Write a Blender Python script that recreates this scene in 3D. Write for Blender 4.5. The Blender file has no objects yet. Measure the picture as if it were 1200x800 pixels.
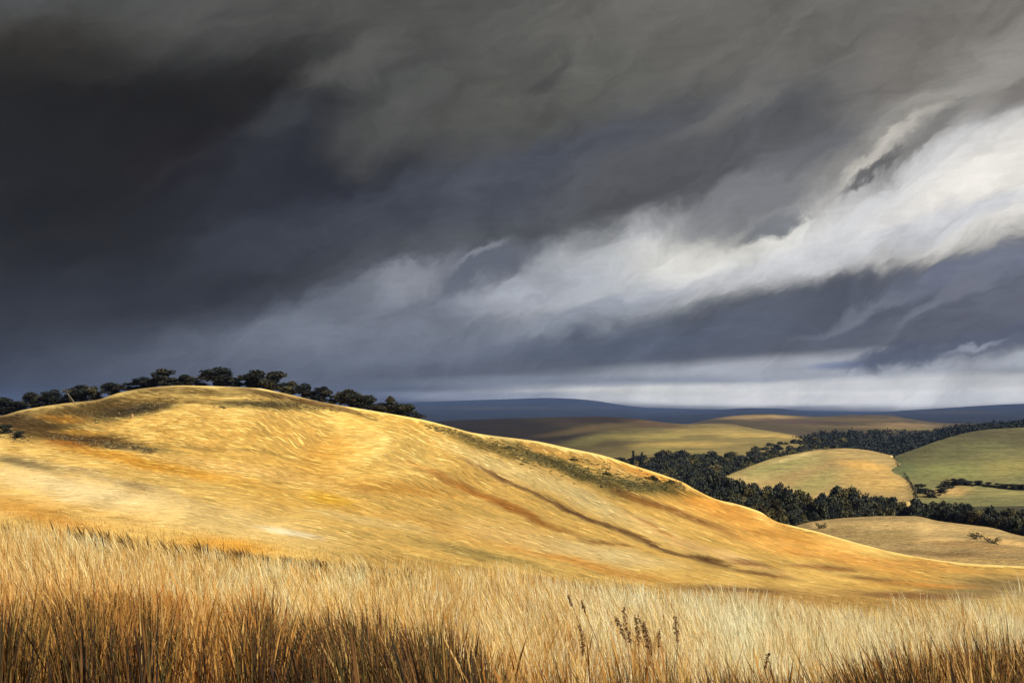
import bpy, math, random
import numpy as np
from mathutils import Vector

R = math.radians
rng = np.random.default_rng(7)
random.seed(7)
sc = bpy.context.scene
col = sc.collection

# ------------------------------------------------------------------ camera
FPX = 1287.0                 # focal length in pixels of the 1200 px wide picture
HOR = 480.0                  # row of the horizon
cam_d = bpy.data.cameras.new('camera')
cam = bpy.data.objects.new('camera', cam_d)
col.objects.link(cam)
cam_d.sensor_width = 36
cam_d.lens = FPX / 1200 * 36
cam_d.shift_y = (HOR - 400) / 1200
cam_d.clip_start = 0.1
cam_d.clip_end = 80000
cam.location = (0, 0, 0)
cam.rotation_euler = (R(90), 0, 0)
sc.camera = cam

# ------------------------------------------------------------------ exposure
sc.view_settings.view_transform = 'Standard'
sc.view_settings.look = 'None'
EXPOSURE = 0.65
sc.view_settings.exposure = EXPOSURE
sc.view_settings.gamma = 1
sc.cycles.volume_bounces = 0
sc.cycles.max_bounces = 5
sc.cycles.transparent_max_bounces = 4

# ------------------------------------------------------------------ sun
SUN_EL, SUN_AZ = 39.0, 132.0          # azimuth clockwise from +Y (the view): from the right, behind the camera
sd = bpy.data.lights.new('sun', 'SUN')
sun = bpy.data.objects.new('sun', sd)
col.objects.link(sun)
sd.energy = 4.9
sd.angle = R(0.6)
sd.color = (1.0, 0.97, 0.905)
to_sun = Vector((math.sin(R(SUN_AZ)) * math.cos(R(SUN_EL)), math.cos(R(SUN_AZ)) * math.cos(R(SUN_EL)), math.sin(R(SUN_EL))))
sun.rotation_euler = to_sun.to_track_quat('Z', 'Y').to_euler()


def lin(c):
    c = np.asarray(c, float) / 255.0
    return np.where(c <= 0.04045, c / 12.92, ((c + 0.055) / 1.055) ** 2.4)


# ------------------------------------------------------------------ world: Nishita sky under a storm of procedural cloud
def build_world():
    w = bpy.data.worlds.new('World')
    sc.world = w
    w.use_nodes = True
    nt = w.node_tree
    nt.nodes.clear()
    N, L = nt.nodes.new, nt.links.new

    def math_(op, a, b=None, c=None, clamp=False):
        n = N('ShaderNodeMath'); n.operation = op; n.use_clamp = clamp
        for i, v in enumerate((a, b, c)):
            if v is None: continue
            if isinstance(v, (int, float)): n.inputs[i].default_value = v
            else: L(v, n.inputs[i])
        return n.outputs[0]

    def vmath(op, a, b=None):
        n = N('ShaderNodeVectorMath'); n.operation = op
        for i, v in enumerate((a, b)):
            if v is None: continue
            if isinstance(v, (tuple, list)): n.inputs[i].default_value = v
            else: L(v, n.inputs[i])
        return n

    def noise(vec, scale, detail=3.0, rough=0.55, dist=0.0, lac=2.0):
        n = N('ShaderNodeTexNoise'); n.noise_dimensions = '3D'
        n.inputs['Scale'].default_value = scale
        n.inputs['Detail'].default_value = detail
        n.inputs['Roughness'].default_value = rough
        n.inputs['Distortion'].default_value = dist
        n.inputs['Lacunarity'].default_value = lac
        L(vec, n.inputs['Vector'])
        return n

    def mapping(vec, loc=(0, 0, 0), rot=(0, 0, 0), scl=(1, 1, 1), typ='POINT'):
        n = N('ShaderNodeMapping'); n.vector_type = typ
        n.inputs['Location'].default_value = loc
        n.inputs['Rotation'].default_value = rot
        n.inputs['Scale'].default_value = scl
        L(vec, n.inputs['Vector'])
        return n.outputs[0]

    tc = N('ShaderNodeTexCoord')
    sep = N('ShaderNodeSeparateXYZ'); L(tc.outputs['Generated'], sep.inputs[0])
    az = math_('ARCTAN2', sep.outputs[0], sep.outputs[1])
    el = math_('ARCSINE', sep.outputs[2])
    comb = N('ShaderNodeCombineXYZ')
    L(math_('MULTIPLY', az, FPX / 100), comb.inputs[0])
    L(math_('MULTIPLY', el, FPX / 100), comb.inputs[1])
    P0 = comb.outputs[0]                      # sky angles; one unit is about 4.5 degrees

    def centre(px, py):
        u, v = (px - 600) / FPX, (HOR - py) / FPX
        a = math.atan(u); e = math.atan(v * math.cos(a))
        return a * FPX / 100, e * FPX / 100

    # wind-drawn warp: big slow billows, then wisps drawn out along the cloud band
    def warp(vec, rot, scl, scale, amp, detail, rough=0.55):
        m = mapping(vec, rot=(0, 0, R(rot)), scl=scl, typ='TEXTURE')
        n = noise(m, scale, detail, rough)
        d = vmath('SUBTRACT', n.outputs['Color'], (0.5, 0.5, 0.5))
        s = vmath('MULTIPLY', d.outputs[0], (amp, amp * 0.8, 0))
        return vmath('ADD', vec, s.outputs[0]).outputs[0]
    P = warp(P0, 22, (1.8, 1, 1), 0.55, 1.15, 3)
    P = warp(P, 28, (2.6, 1, 1), 1.7, 0.62, 6, 0.6)
    P = warp(P, 25, (1.4, 1, 1), 3.4, 0.38, 7, 0.62)
    PF = warp(P, 30, (4.0, 1, 1), 4.0, 0.11, 4, 0.55)

    PH = warp(P0, 0, (6.0, 1, 1), 1.6, 0.20, 4, 0.55)      # flat layers near the horizon
    PH = warp(PH, 3, (9.0, 1, 1), 6.0, 0.10, 4, 0.6)

    base = N('ShaderNodeRGB')
    base.outputs[0].default_value = (*lin((82, 84, 86)), 1)
    cur = base.outputs[0]

    def blob(px, py, rx, ry, rot, rgb, op=1.0, inner=0.25, vec=None):
        nonlocal cur
        cx, cy = centre(px, py)
        m = mapping(vec or P, loc=(cx, cy, 0), rot=(0, 0, R(rot)), scl=(rx / 100, ry / 100, 1), typ='TEXTURE')
        ln = vmath('LENGTH', m)
        mr = N('ShaderNodeMapRange'); mr.interpolation_type = 'SMOOTHERSTEP'
        L(ln.outputs['Value'], mr.inputs['Value'])
        mr.inputs['From Min'].default_value = 1.0
        mr.inputs['From Max'].default_value = inner
        mr.inputs['To Min'].default_value = 0
        mr.inputs['To Max'].default_value = op
        mx = N('ShaderNodeMix'); mx.data_type = 'RGBA'
        L(mr.outputs[0], mx.inputs['Factor'])
        L(cur, mx.inputs['A'])
        mx.inputs['B'].default_value = (*lin(rgb), 1)
        cur = mx.outputs['Result']

    SKY = [
        # broad masses
        (900, 20, 900, 170, 0, (104, 102, 97), 1, 0.1),
        (1180, 60, 330, 150, 20, (128, 123, 117), .9, 0.1),
        (350, 20, 500, 130, 5, (80, 80, 76), .9, 0.1),
        (0, 90, 260, 110, 20, (58, 54, 45), .9, 0.1),
        (120, 370, 480, 190, 8, (47, 48, 52), 1, 0.2),
        (340, 430, 420, 80, 0, (88, 93, 104), 1, 0.1),
        (560, 380, 420, 110, 6, (104, 111, 125), 1, 0.15),
        (170, 180, 520, 170, 8, (33, 31, 28), 1, 0.3),
        (-40, 230, 300, 140, 5, (36, 35, 34), .9, 0.2),
        (230, 200, 130, 60, 10, (36, 31, 28), .9, 0.1),
        (380, 190, 300, 95, 18, (45, 46, 52), .95, 0.2),
        (420, 255, 330, 60, 14, (58, 61, 69), .95, 0.2),
        (640, 205, 330, 85, 16, (76, 79, 88), .95, 0.2),
        (800, 190, 260, 90, 20, (88, 89, 92), .9, 0.2),
        (600, 120, 260, 70, 12, (88, 88, 82), .9, 0.1),
        (470, 120, 150, 50, 30, (82, 83, 79), .8, 0.1),
        (420, 85, 120, 40, 25, (92, 92, 88), .8, 0.1),
        (330, 150, 90, 30, 20, (62, 64, 66), .7, 0.1),
        (470, 150, 110, 40, 30, (80, 80, 77), .8, 0.1),
        (700, 60, 200, 40, 20, (100, 99, 94), .7, 0.1),
        (880, 110, 160, 45, 30, (112, 110, 105), .7, 0.1),
        (640, 90, 60, 16, 45, (74, 75, 72), .7, 0.1),
        # the bright break
        (520, 355, 300, 66, 12, (122, 127, 137), .95, 0.15),
        (420, 385, 260, 46, 8, (112, 117, 129), .9, 0.1),
        (790, 302, 290, 78, 15, (190, 192, 194), 1, 0.2),
        (1020, 248, 340, 86, 15, (212, 212, 213), 1, 0.25),
        (1225, 205, 250, 84, 22, (226, 222, 215), 1, 0.25),
        (840, 278, 190, 42, 15, (224, 222, 214), 1, 0.15),
        (640, 338, 170, 36, 12, (168, 173, 182), .8, 0.05),
        (480, 330, 110, 22, 14, (138, 142, 150), .7, 0.1),
        (1130, 262, 170, 24, 14, (192, 197, 208), .6, 0.1),
        (930, 305, 160, 22, 18, (202, 204, 207), .6, 0.1),
        (700, 360, 160, 26, 14, (150, 157, 170), .7, 0.1),
        # ragged grey fringe over the break
        (920, 215, 170, 48, 24, (112, 113, 117), .95, 0.25),
        (860, 240, 110, 28, 22, (120, 121, 124), .8, 0.2),
        (1080, 142, 210, 50, 33, (150, 147, 141), .9, 0.2),
        (1040, 175, 110, 16, 36, (205, 200, 190), .7, 0.1),
        (1090, 165, 90, 12, 38, (116, 114, 112), .7, 0.1),
        (900, 258, 70, 13, 20, (118, 121, 126), .9, 0.2),
        (1025, 203, 55, 9, 28, (84, 84, 86), .8, 0.2),
        (560, 318, 95, 24, 18, (98, 102, 114), .9, 0.2),
        (570, 300, 60, 10, 25, (150, 154, 164), .5, 0.0),
        # slate cloud under the break
        (1140, 356, 330, 72, 8, (97, 100, 111), 1, 0.25),
        (930, 378, 330, 50, 13, (85, 89, 100), 1, 0.3),
        (720, 415, 280, 34, 7, (84, 91, 104), 1, 0.2),
        (1190, 308, 160, 26, 12, (112, 117, 134), .8, 0.2),
        (1020, 365, 140, 14, 22, (118, 122, 134), .7, 0.1),
        (1140, 340, 140, 12, 34, (122, 125, 138), .6, 0.1),
        (560, 440, 320, 28, 2, (92, 97, 106), .9, 0.2),
        # pale strip along the horizon
        (1000, 432, 480, 26, 2, (168, 172, 179), .95, 0.3),
        (700, 448, 330, 14, 0, (132, 139, 150), .8, 0.2),
        (980, 462, 560, 22, 0, (226, 225, 221), 1, 0.35),
        (1060, 448, 300, 12, 1, (206, 206, 205), .9, 0.2),
        (900, 466, 260, 12, 0, (228, 226, 220), .9, 0.3),
        (740, 459, 200, 7, 0, (216, 215, 208), .95, 0.2),
        (570, 463, 190, 10, 0, (146, 152, 162), .8, 0.1),
        (990, 428, 60, 7, 3, (120, 132, 160), .8, 0.1),
        (1090, 412, 110, 17, 8, (84, 90, 106), .95, 0.25),
        (1200, 392, 110, 24, 20, (90, 95, 110), .9, 0.25),
        (1150, 408, 45, 7, 10, (160, 165, 176), .7, 0.1),
    ]
    for b in SKY:
        small = b[3] < 20
        blob(*b, vec=PH if (b[1] > 425 and abs(b[4]) <= 3) else PF if small else P)

    # fine wisps and soft billows in the cloud itself
    m1 = mapping(PF, rot=(0, 0, R(24)), scl=(2.3, 1, 1), typ='TEXTURE')
    n1 = noise(m1, 2.2, 9, 0.62, 0.6)
    m2 = mapping(P0, rot=(0, 0, R(4)), scl=(9, 1, 1), typ='TEXTURE')
    n2 = noise(m2, 16, 3, 0.6)
    s1 = math_('MULTIPLY_ADD', n1.outputs['Fac'], 1.1, 0.45)
    s2 = math_('MULTIPLY_ADD', n2.outputs['Fac'], 0.16, 0.92)
    mul = N('ShaderNodeMix'); mul.data_type = 'RGBA'; mul.blend_type = 'MULTIPLY'
    mul.inputs['Factor'].default_value = 1
    cmb = N('ShaderNodeCombineColor')
    s12 = math_('MULTIPLY', s1, s2)
    for i in range(3): L(s12, cmb.inputs[i])
    L(cur, mul.inputs['A']); L(cmb.outputs[0], mul.inputs['B'])
    sc10 = vmath('SCALE', mul.outputs['Result']); sc10.inputs['Scale'].default_value = 10.0 / 2 ** EXPOSURE

    sky = N('ShaderNodeTexSky'); sky.sky_type = 'NISHITA'
    sky.sun_disc = False
    sky.sun_elevation = R(SUN_EL); sky.sun_rotation = R(SUN_AZ)
    cover = N('ShaderNodeMix'); cover.data_type = 'RGBA'
    cover.inputs['Factor'].default_value = 0.997          # the cloud covers nearly everything
    L(sky.outputs[0], cover.inputs['A']); L(sc10.outputs[0], cover.inputs['B'])
    bg = N('ShaderNodeBackground'); bg.inputs['Strength'].default_value = 0.1
    out = N('ShaderNodeOutputWorld')
    L(cover.outputs['Result'], bg.inputs[0]); L(bg.outputs[0], out.inputs[0])


build_world()

# ------------------------------------------------------------------ helpers


def P3(px, py, Y):
    return np.stack([np.asarray(px - 600.0) / FPX * Y, Y + 0 * np.asarray(px, float), (HOR - np.asarray(py, float)) / FPX * Y], -1)


def _hash(ix, iy, seed):
    h = (ix.astype(np.int64) * 374761393 + iy.astype(np.int64) * 668265263 + seed * 974711) & 0xffffffff
    h = ((h ^ (h >> 13)) * 1274126177) & 0xffffffff
    return ((h ^ (h >> 16)) & 0xffff) / 65535.0


def vnoise(x, y, seed=0):
    x = np.asarray(x, float); y = np.asarray(y, float)
    ix, iy = np.floor(x), np.floor(y)
    fx, fy = x - ix, y - iy
    fx = fx * fx * (3 - 2 * fx); fy = fy * fy * (3 - 2 * fy)
    a = _hash(ix, iy, seed); b = _hash(ix + 1, iy, seed); c = _hash(ix, iy + 1, seed); d = _hash(ix + 1, iy + 1, seed)
    return (a * (1 - fx) + b * fx) * (1 - fy) + (c * (1 - fx) + d * fx) * fy


def fbm(x, y, seed=0, oct=4, rough=0.55):
    s, a, t = 0, 1.0, 0
    for o in range(oct):
        s = s + a * vnoise(x * 2 ** o + 17.3 * o, y * 2 ** o - 9.1 * o, seed + o)
        t += a; a *= rough
    return s / t


def sstep(a, b, x):
    t = np.clip((x - a) / (b - a), 0, 1)
    return t * t * (3 - 2 * t)


class Curve:
    """smooth monotone-ish interpolation (cubic Hermite with finite differences)"""
    def __init__(s, pts):
        s.x = np.array([p[0] for p in pts], float); s.y = np.array([p[1] for p in pts], float)
        d = np.diff(s.y) / np.diff(s.x)
        m = np.empty_like(s.y); m[0], m[-1] = d[0], d[-1]
        m[1:-1] = np.where(d[:-1] * d[1:] > 0, 2 * d[:-1] * d[1:] / (d[:-1] + d[1:] + 1e-12), 0)
        s.m = m

    def __call__(s, q):
        q = np.clip(np.asarray(q, float), s.x[0], s.x[-1])
        i = np.clip(np.searchsorted(s.x, q) - 1, 0, len(s.x) - 2)
        h = s.x[i + 1] - s.x[i]; t = (q - s.x[i]) / h
        return ((2 * t**3 - 3 * t**2 + 1) * s.y[i] + (t**3 - 2 * t**2 + t) * h * s.m[i]
                + (-2 * t**3 + 3 * t**2) * s.y[i + 1] + (t**3 - t**2) * h * s.m[i + 1])


def mesh_np(name, verts, faces, mat=None, parent=None, smooth=False, colors=None, uv=None, link=True):
    """faces: (n,k) int array; colors: per-vertex (n,3) linear; uv: per-vertex (n,2)"""
    verts = np.asarray(verts, np.float32); faces = np.asarray(faces, np.int32)
    me = bpy.data.meshes.new(name)
    k = faces.shape[1]
    me.vertices.add(len(verts)); me.vertices.foreach_set('co', verts.ravel())
    me.loops.add(faces.size); me.loops.foreach_set('vertex_index', faces.ravel())
    me.polygons.add(len(faces))
    me.polygons.foreach_set('loop_start', np.arange(0, faces.size, k, dtype=np.int32))
    me.polygons.foreach_set('loop_total', np.full(len(faces), k, np.int32))
    if smooth: me.polygons.foreach_set('use_smooth', np.ones(len(faces), bool))
    if colors is not None:
        ca = me.color_attributes.new('tint', 'FLOAT_COLOR', 'POINT')
        c4 = np.ones((len(verts), 4), np.float32); c4[:, :3] = colors
        ca.data.foreach_set('color', c4.ravel())
    if uv is not None:
        ul = me.uv_layers.new(name='flow')
        ul.data.foreach_set('uv', np.asarray(uv, np.float32)[faces.ravel()].ravel())
    me.update(); me.validate()
    if mat: me.materials.append(mat)
    if not link: return me
    o = bpy.data.objects.new(name, me); col.objects.link(o)
    if parent: o.parent = parent
    return o


def grid_faces(nr, nc):
    i = np.arange(nr * nc).reshape(nr, nc)
    return np.stack([i[:-1, :-1].ravel(), i[:-1, 1:].ravel(), i[1:, 1:].ravel(), i[1:, :-1].ravel()], -1)


def tag(o, label=None, cat=None, group=None, kind=None):
    if label: o['label'] = label
    if cat: o['category'] = cat
    if group: o['group'] = group
    if kind: o['kind'] = kind
    return o


def new_mat(name, rough=0.9, spec=0.15):
    m = bpy.data.materials.new(name); m.use_nodes = True
    nt = m.node_tree
    b = nt.nodes['Principled BSDF']
    b.inputs['Roughness'].default_value = rough
    b.inputs['Specular IOR Level'].default_value = spec
    return m, nt, b


def ground_mat(name, streak=(0.012, 0.16), amt=0.5, fine=(0.06, 0.9), fine_amt=0.35, bump=0.25, bump_dist=0.4):
    """tint attribute (the field's colour and any painted cloud shade) times streaks drawn out along the slope"""
    m, nt, b = new_mat(name)
    N, L = nt.nodes.new, nt.links.new
    at = N('ShaderNodeAttribute'); at.attribute_name = 'tint'
    uv = N('ShaderNodeUVMap'); uv.uv_map = 'flow'

    def ns(sx, sy, detail, dist=0.0):
        mp = N('ShaderNodeMapping'); mp.inputs['Scale'].default_value = (sx, sy, 1)
        L(uv.outputs[0], mp.inputs['Vector'])
        n = N('ShaderNodeTexNoise'); n.inputs['Scale'].default_value = 1
        n.inputs['Detail'].default_value = detail; n.inputs['Roughness'].default_value = 0.62
        n.inputs['Distortion'].default_value = dist
        L(mp.outputs[0], n.inputs['Vector'])
        return n.outputs['Fac']
    a, f = ns(*streak, 5, 0.6), ns(*fine, 4, 0.2)

    def ma(x, k):
        n = N('ShaderNodeMath'); n.operation = 'MULTIPLY_ADD'
        L(x, n.inputs[0]); n.inputs[1].default_value = k; n.inputs[2].default_value = 1 - k / 2
        return n.outputs[0]
    mu = N('ShaderNodeMath'); mu.operation = 'MULTIPLY'
    L(ma(a, amt * 2), mu.inputs[0]); L(ma(f, fine_amt * 2), mu.inputs[1])
    mx = N('ShaderNodeVectorMath'); mx.operation = 'SCALE'
    L(at.outputs['Color'], mx.inputs[0]); L(mu.outputs[0], mx.inputs['Scale'])
    L(mx.outputs[0], b.inputs['Base Color'])
    bp = N('ShaderNodeBump'); bp.inputs['Strength'].default_value = bump; bp.inputs['Distance'].default_value = bump_dist
    L(f, bp.inputs['Height']); L(bp.outputs[0], b.inputs['Normal'])
    return m


def tint_mat(name, rough=0.8, spec=0.2, trans=0.0, noise_scale=None):
    m, nt, b = new_mat(name, rough, spec)
    N, L = nt.nodes.new, nt.links.new
    at = N('ShaderNodeAttribute'); at.attribute_name = 'tint'
    oi = N('ShaderNodeObjectInfo')
    k = N('ShaderNodeMath'); k.operation = 'MULTIPLY_ADD'
    L(oi.outputs['Random'], k.inputs[0]); k.inputs[1].default_value = 0.5; k.inputs[2].default_value = 0.75
    s = N('ShaderNodeVectorMath'); s.operation = 'SCALE'
    L(at.outputs['Color'], s.inputs[0]); L(k.outputs[0], s.inputs['Scale'])
    L(s.outputs[0], b.inputs['Base Color'])
    if trans:
        t = N('ShaderNodeBsdfTranslucent'); L(s.outputs[0], t.inputs[0])
        mx = N('ShaderNodeMixShader'); mx.inputs[0].default_value = trans
        L(b.outputs[0], mx.inputs[1]); L(t.outputs[0], mx.inputs[2])
        L(mx.outputs[0], nt.nodes['Material Output'].inputs['Surface'])
    return m


def paint(px, py, base, blobs, seed=3, warp=14):
    """colour patches of crop, bracken and bare earth, and painted cloud shade on the far field: soft ellipses with ragged borders"""
    wx = (fbm(px / 45, py / 22, seed) - 0.5) * warp * 2.5
    wy = (fbm(px / 60, py / 14, seed + 50) - 0.5) * warp
    X, Yv = px + wx, py + wy
    c = np.broadcast_to(lin(base), px.shape + (3,)).copy()
    for (bx, by, rx, ry, rot, rgb, op) in blobs:
        a = R(rot); dx, dy = X - bx, Yv - by
        u = (dx * math.cos(a) + dy * math.sin(a)) / rx
        v = (-dx * math.sin(a) + dy * math.cos(a)) / ry
        w = (op * sstep(1.0, 0.15, np.sqrt(u * u + v * v)))[..., None]
        c = c * (1 - w) + lin(rgb) * w
    return c


# ------------------------------------------------------------------ the golden hill and the meadow in front of it
CREST = Curve([(-900, 540), (-500, 520), (-200, 500), (-60, 491), (0, 487), (25, 480.5), (75, 472.5), (112, 468.5), (142, 459.5), (175, 454),
               (212, 451.5), (240, 452), (300, 454.5), (330, 460), (380, 471.5), (442, 482), (495, 491.5), (530, 500.5), (555, 507),
               (630, 517), (667, 525), (705, 533), (742, 545), (767, 553), (800, 565), (816, 574), (840, 585), (862, 590), (890, 599),
               (908, 610), (930, 616), (955, 622), (1005, 636), (1042, 645.5), (1083, 653.5), (1133, 659.5), (1200, 663), (1400, 668), (2100, 690)])
_q = np.arange(-900, 2101, 10.0)
_w = np.exp(-(np.arange(-18, 19) * 10.0) ** 2 / (2 * 70.0 ** 2)); _w /= _w.sum()
CREST_S = Curve(list(zip(_q, np.convolve(np.pad(CREST(_q), 18, mode='edge'), _w, 'valid'))))   # the crest without its small bumps
CRESTY = Curve([(-900, 330), (0, 330), (240, 300), (500, 268), (740, 215), (900, 175), (1030, 142), (1200, 112), (2100, 90)])
BOT = Curve([(-900, 605), (0, 632), (200, 652), (400, 682), (600, 702), (800, 722), (1000, 737), (1200, 745), (2100, 760)])
BOTY = Curve([(-900, 66), (0, 60), (600, 48), (1200, 34), (2100, 32)])
GY = 12.5


def meadow_z(x):
    return -2.62 - 0.098 * np.clip(x, -14, 14)


def hill_z(px, Y):
    """height of the ground along the view line of column px at depth Y"""
    px, Y = np.broadcast_arrays(np.asarray(px, float), np.asarray(Y, float))
    x = (px - 600) / FPX * np.maximum(Y, GY)
    yc, yb = CRESTY(px), BOTY(px)
    zc = (HOR - CREST(px)) / FPX * yc
    zb = (HOR - BOT(px)) / FPX * yb
    zg = meadow_z((px - 600) / FPX * GY)

    def herm(a, b, za, zb_, ma, mb, y):
        h = b - a; t = (y - a) / h
        return (2*t**3 - 3*t**2 + 1)*za + (t**3 - 2*t**2 + t)*h*ma + (-2*t**3 + 3*t**2)*zb_ + (t**3 - t**2)*h*mb
    zs = (HOR - CREST_S(px)) / FPX * yc
    mean = (zs - zb) / (yc - yb)
    mc = zc / yc
    mb = np.minimum(mean, 0.02) - 0.02
    tq = np.clip((Y - yb) / (yc - yb), 0, 1)
    mid = herm(yb, yc, zb, zs, mb, zs / yc, np.clip(Y, yb, yc)) + (zc - zs) * sstep(.55, 1.0, tq)
    mid = mid + (fbm(x / 38, Y / 55, 11) - 0.5) * 2.2 * np.sin(np.pi * np.clip((Y - yb) / (yc - yb), 0, 1)) ** 1.2
    near = herm(GY, yb, zg, zb, -0.03, mb, np.clip(Y, GY, yb))
    d = np.maximum(Y - yc, 0)
    back = zc + mc * d - 0.0022 * d * d
    back = np.maximum(back, zc + mc * d - 0.30 * d + 4)
    back = np.where(d < 55, zc + mc * d - 0.0025 * d * d, zc + mc * 55 - 0.0025 * 55 * 55 - 0.27 * (d - 55))
    z = np.where(Y < GY, meadow_z(x), np.where(Y < yb, near, np.where(Y <= yc, mid, back)))
    return np.maximum(z, -46.0) + np.where(Y < 30, (fbm(x * 1.2, Y * 1.2, 5) - 0.5) * 0.10, 0)


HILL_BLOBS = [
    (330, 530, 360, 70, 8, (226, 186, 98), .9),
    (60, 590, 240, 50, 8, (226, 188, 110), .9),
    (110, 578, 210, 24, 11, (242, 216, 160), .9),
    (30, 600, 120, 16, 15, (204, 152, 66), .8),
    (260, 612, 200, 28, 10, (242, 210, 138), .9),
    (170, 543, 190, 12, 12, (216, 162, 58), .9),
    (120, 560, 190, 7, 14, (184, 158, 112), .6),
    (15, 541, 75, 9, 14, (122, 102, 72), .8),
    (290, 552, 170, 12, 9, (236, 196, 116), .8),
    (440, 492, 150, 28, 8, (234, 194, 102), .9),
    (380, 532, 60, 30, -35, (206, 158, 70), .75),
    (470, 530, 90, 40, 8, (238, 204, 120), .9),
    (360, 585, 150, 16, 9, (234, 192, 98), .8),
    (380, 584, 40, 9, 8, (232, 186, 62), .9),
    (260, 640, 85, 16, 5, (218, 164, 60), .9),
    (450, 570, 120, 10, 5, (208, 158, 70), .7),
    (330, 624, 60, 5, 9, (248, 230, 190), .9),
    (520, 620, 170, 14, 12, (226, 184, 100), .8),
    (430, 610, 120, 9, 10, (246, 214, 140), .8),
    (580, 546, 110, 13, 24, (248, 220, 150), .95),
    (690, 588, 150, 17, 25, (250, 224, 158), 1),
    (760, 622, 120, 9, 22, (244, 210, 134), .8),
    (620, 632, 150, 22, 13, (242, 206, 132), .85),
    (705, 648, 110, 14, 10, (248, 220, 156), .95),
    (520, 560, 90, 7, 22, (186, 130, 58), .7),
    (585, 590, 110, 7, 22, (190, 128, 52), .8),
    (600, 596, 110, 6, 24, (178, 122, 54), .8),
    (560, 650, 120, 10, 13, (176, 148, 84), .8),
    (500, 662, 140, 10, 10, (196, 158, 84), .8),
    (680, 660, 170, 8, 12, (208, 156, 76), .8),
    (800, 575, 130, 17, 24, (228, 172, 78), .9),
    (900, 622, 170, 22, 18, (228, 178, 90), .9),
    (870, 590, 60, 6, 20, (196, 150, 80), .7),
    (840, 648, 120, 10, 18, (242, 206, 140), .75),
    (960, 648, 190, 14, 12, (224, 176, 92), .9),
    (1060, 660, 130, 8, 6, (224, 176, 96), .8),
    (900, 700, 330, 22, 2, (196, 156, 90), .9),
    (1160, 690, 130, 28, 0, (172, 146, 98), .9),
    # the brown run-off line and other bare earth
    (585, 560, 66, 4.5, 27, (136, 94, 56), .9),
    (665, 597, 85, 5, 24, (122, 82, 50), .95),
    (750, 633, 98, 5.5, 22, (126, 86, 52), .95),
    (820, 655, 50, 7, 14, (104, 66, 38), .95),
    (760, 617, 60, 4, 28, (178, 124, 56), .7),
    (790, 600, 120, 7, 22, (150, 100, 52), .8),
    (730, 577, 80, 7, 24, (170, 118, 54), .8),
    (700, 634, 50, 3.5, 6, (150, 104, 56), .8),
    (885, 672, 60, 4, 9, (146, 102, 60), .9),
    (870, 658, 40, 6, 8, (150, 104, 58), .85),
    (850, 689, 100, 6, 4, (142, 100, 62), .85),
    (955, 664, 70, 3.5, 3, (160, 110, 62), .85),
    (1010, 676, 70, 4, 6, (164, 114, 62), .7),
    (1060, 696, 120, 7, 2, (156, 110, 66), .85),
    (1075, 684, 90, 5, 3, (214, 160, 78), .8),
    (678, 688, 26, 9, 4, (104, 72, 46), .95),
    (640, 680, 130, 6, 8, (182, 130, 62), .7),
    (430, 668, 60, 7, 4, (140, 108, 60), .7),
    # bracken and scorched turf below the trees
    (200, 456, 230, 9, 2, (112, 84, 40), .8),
    (110, 478, 130, 20, -6, (112, 84, 42), .9),
    (10, 495, 90, 22, 4, (84, 62, 36), .95),
    (150, 482, 95, 12, -10, (66, 54, 34), .95),
    (40, 500, 85, 14, 4, (104, 78, 40), .9),
    (70, 490, 40, 8, 5, (196, 142, 56), .9),
    (95, 514, 115, 11, 5, (110, 76, 36), .95),
    (95, 507, 50, 5, 4, (214, 164, 72), .9),
    (150, 525, 70, 6, 5, (120, 100, 66), .7),
    (75, 519, 45, 6, 5, (190, 122, 46), .8),
    (240, 470, 130, 7, 2, (150, 112, 48), .7),
    (310, 474, 105, 9, 2, (84, 70, 38), .9),
    (330, 464, 130, 6, 12, (104, 76, 38), .9),
    (390, 478, 100, 5, 14, (124, 90, 46), .7),
    (250, 525, 120, 5, 4, (150, 112, 56), .5),
    (560, 520, 90, 10, 20, (128, 104, 52), .8),
    (650, 543, 120, 13, 24, (98, 84, 44), .95),
    (750, 567, 100, 12, 8, (96, 86, 46), .95),
    (640, 528, 70, 6, 16, (226, 182, 98), .8),
    (715, 548, 60, 8, 22, (228, 190, 114), .9),
]
HILL_K = 0.95


def flow_uv(px, py):
    F = Curve([(-1500, -60), (0, 0), (200, 16), (400, 62), (600, 146), (750, 218), (900, 276), (1050, 312), (1200, 332), (2400, 420)])
    t = np.clip((py - CREST(px)) / (BOT(px) - CREST(px)), 0, 1)
    w = 1.0 - 0.45 * sstep(0.35, 1.0, t)
    bend = (fbm(px / 160, py / 60, 91, 3) - 0.5) * (30 - 22 * sstep(560, 860, px))
    swirl = -13 * np.exp(-((px - 372) / 62) ** 2 - ((py - 528) / 26) ** 2)
    return px, py - F(px) * w + bend + swirl


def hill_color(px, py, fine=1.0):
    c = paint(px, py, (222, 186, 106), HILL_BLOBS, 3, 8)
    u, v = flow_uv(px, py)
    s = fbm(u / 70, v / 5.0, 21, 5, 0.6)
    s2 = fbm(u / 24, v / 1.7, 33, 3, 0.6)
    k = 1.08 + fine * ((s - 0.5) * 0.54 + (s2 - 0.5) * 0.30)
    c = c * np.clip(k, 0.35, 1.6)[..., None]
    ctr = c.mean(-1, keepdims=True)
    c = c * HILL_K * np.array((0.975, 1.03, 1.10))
    return np.clip(c * np.minimum(1, 0.76 / c.max(-1, keepdims=True)), 0.01, 0.8)


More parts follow.
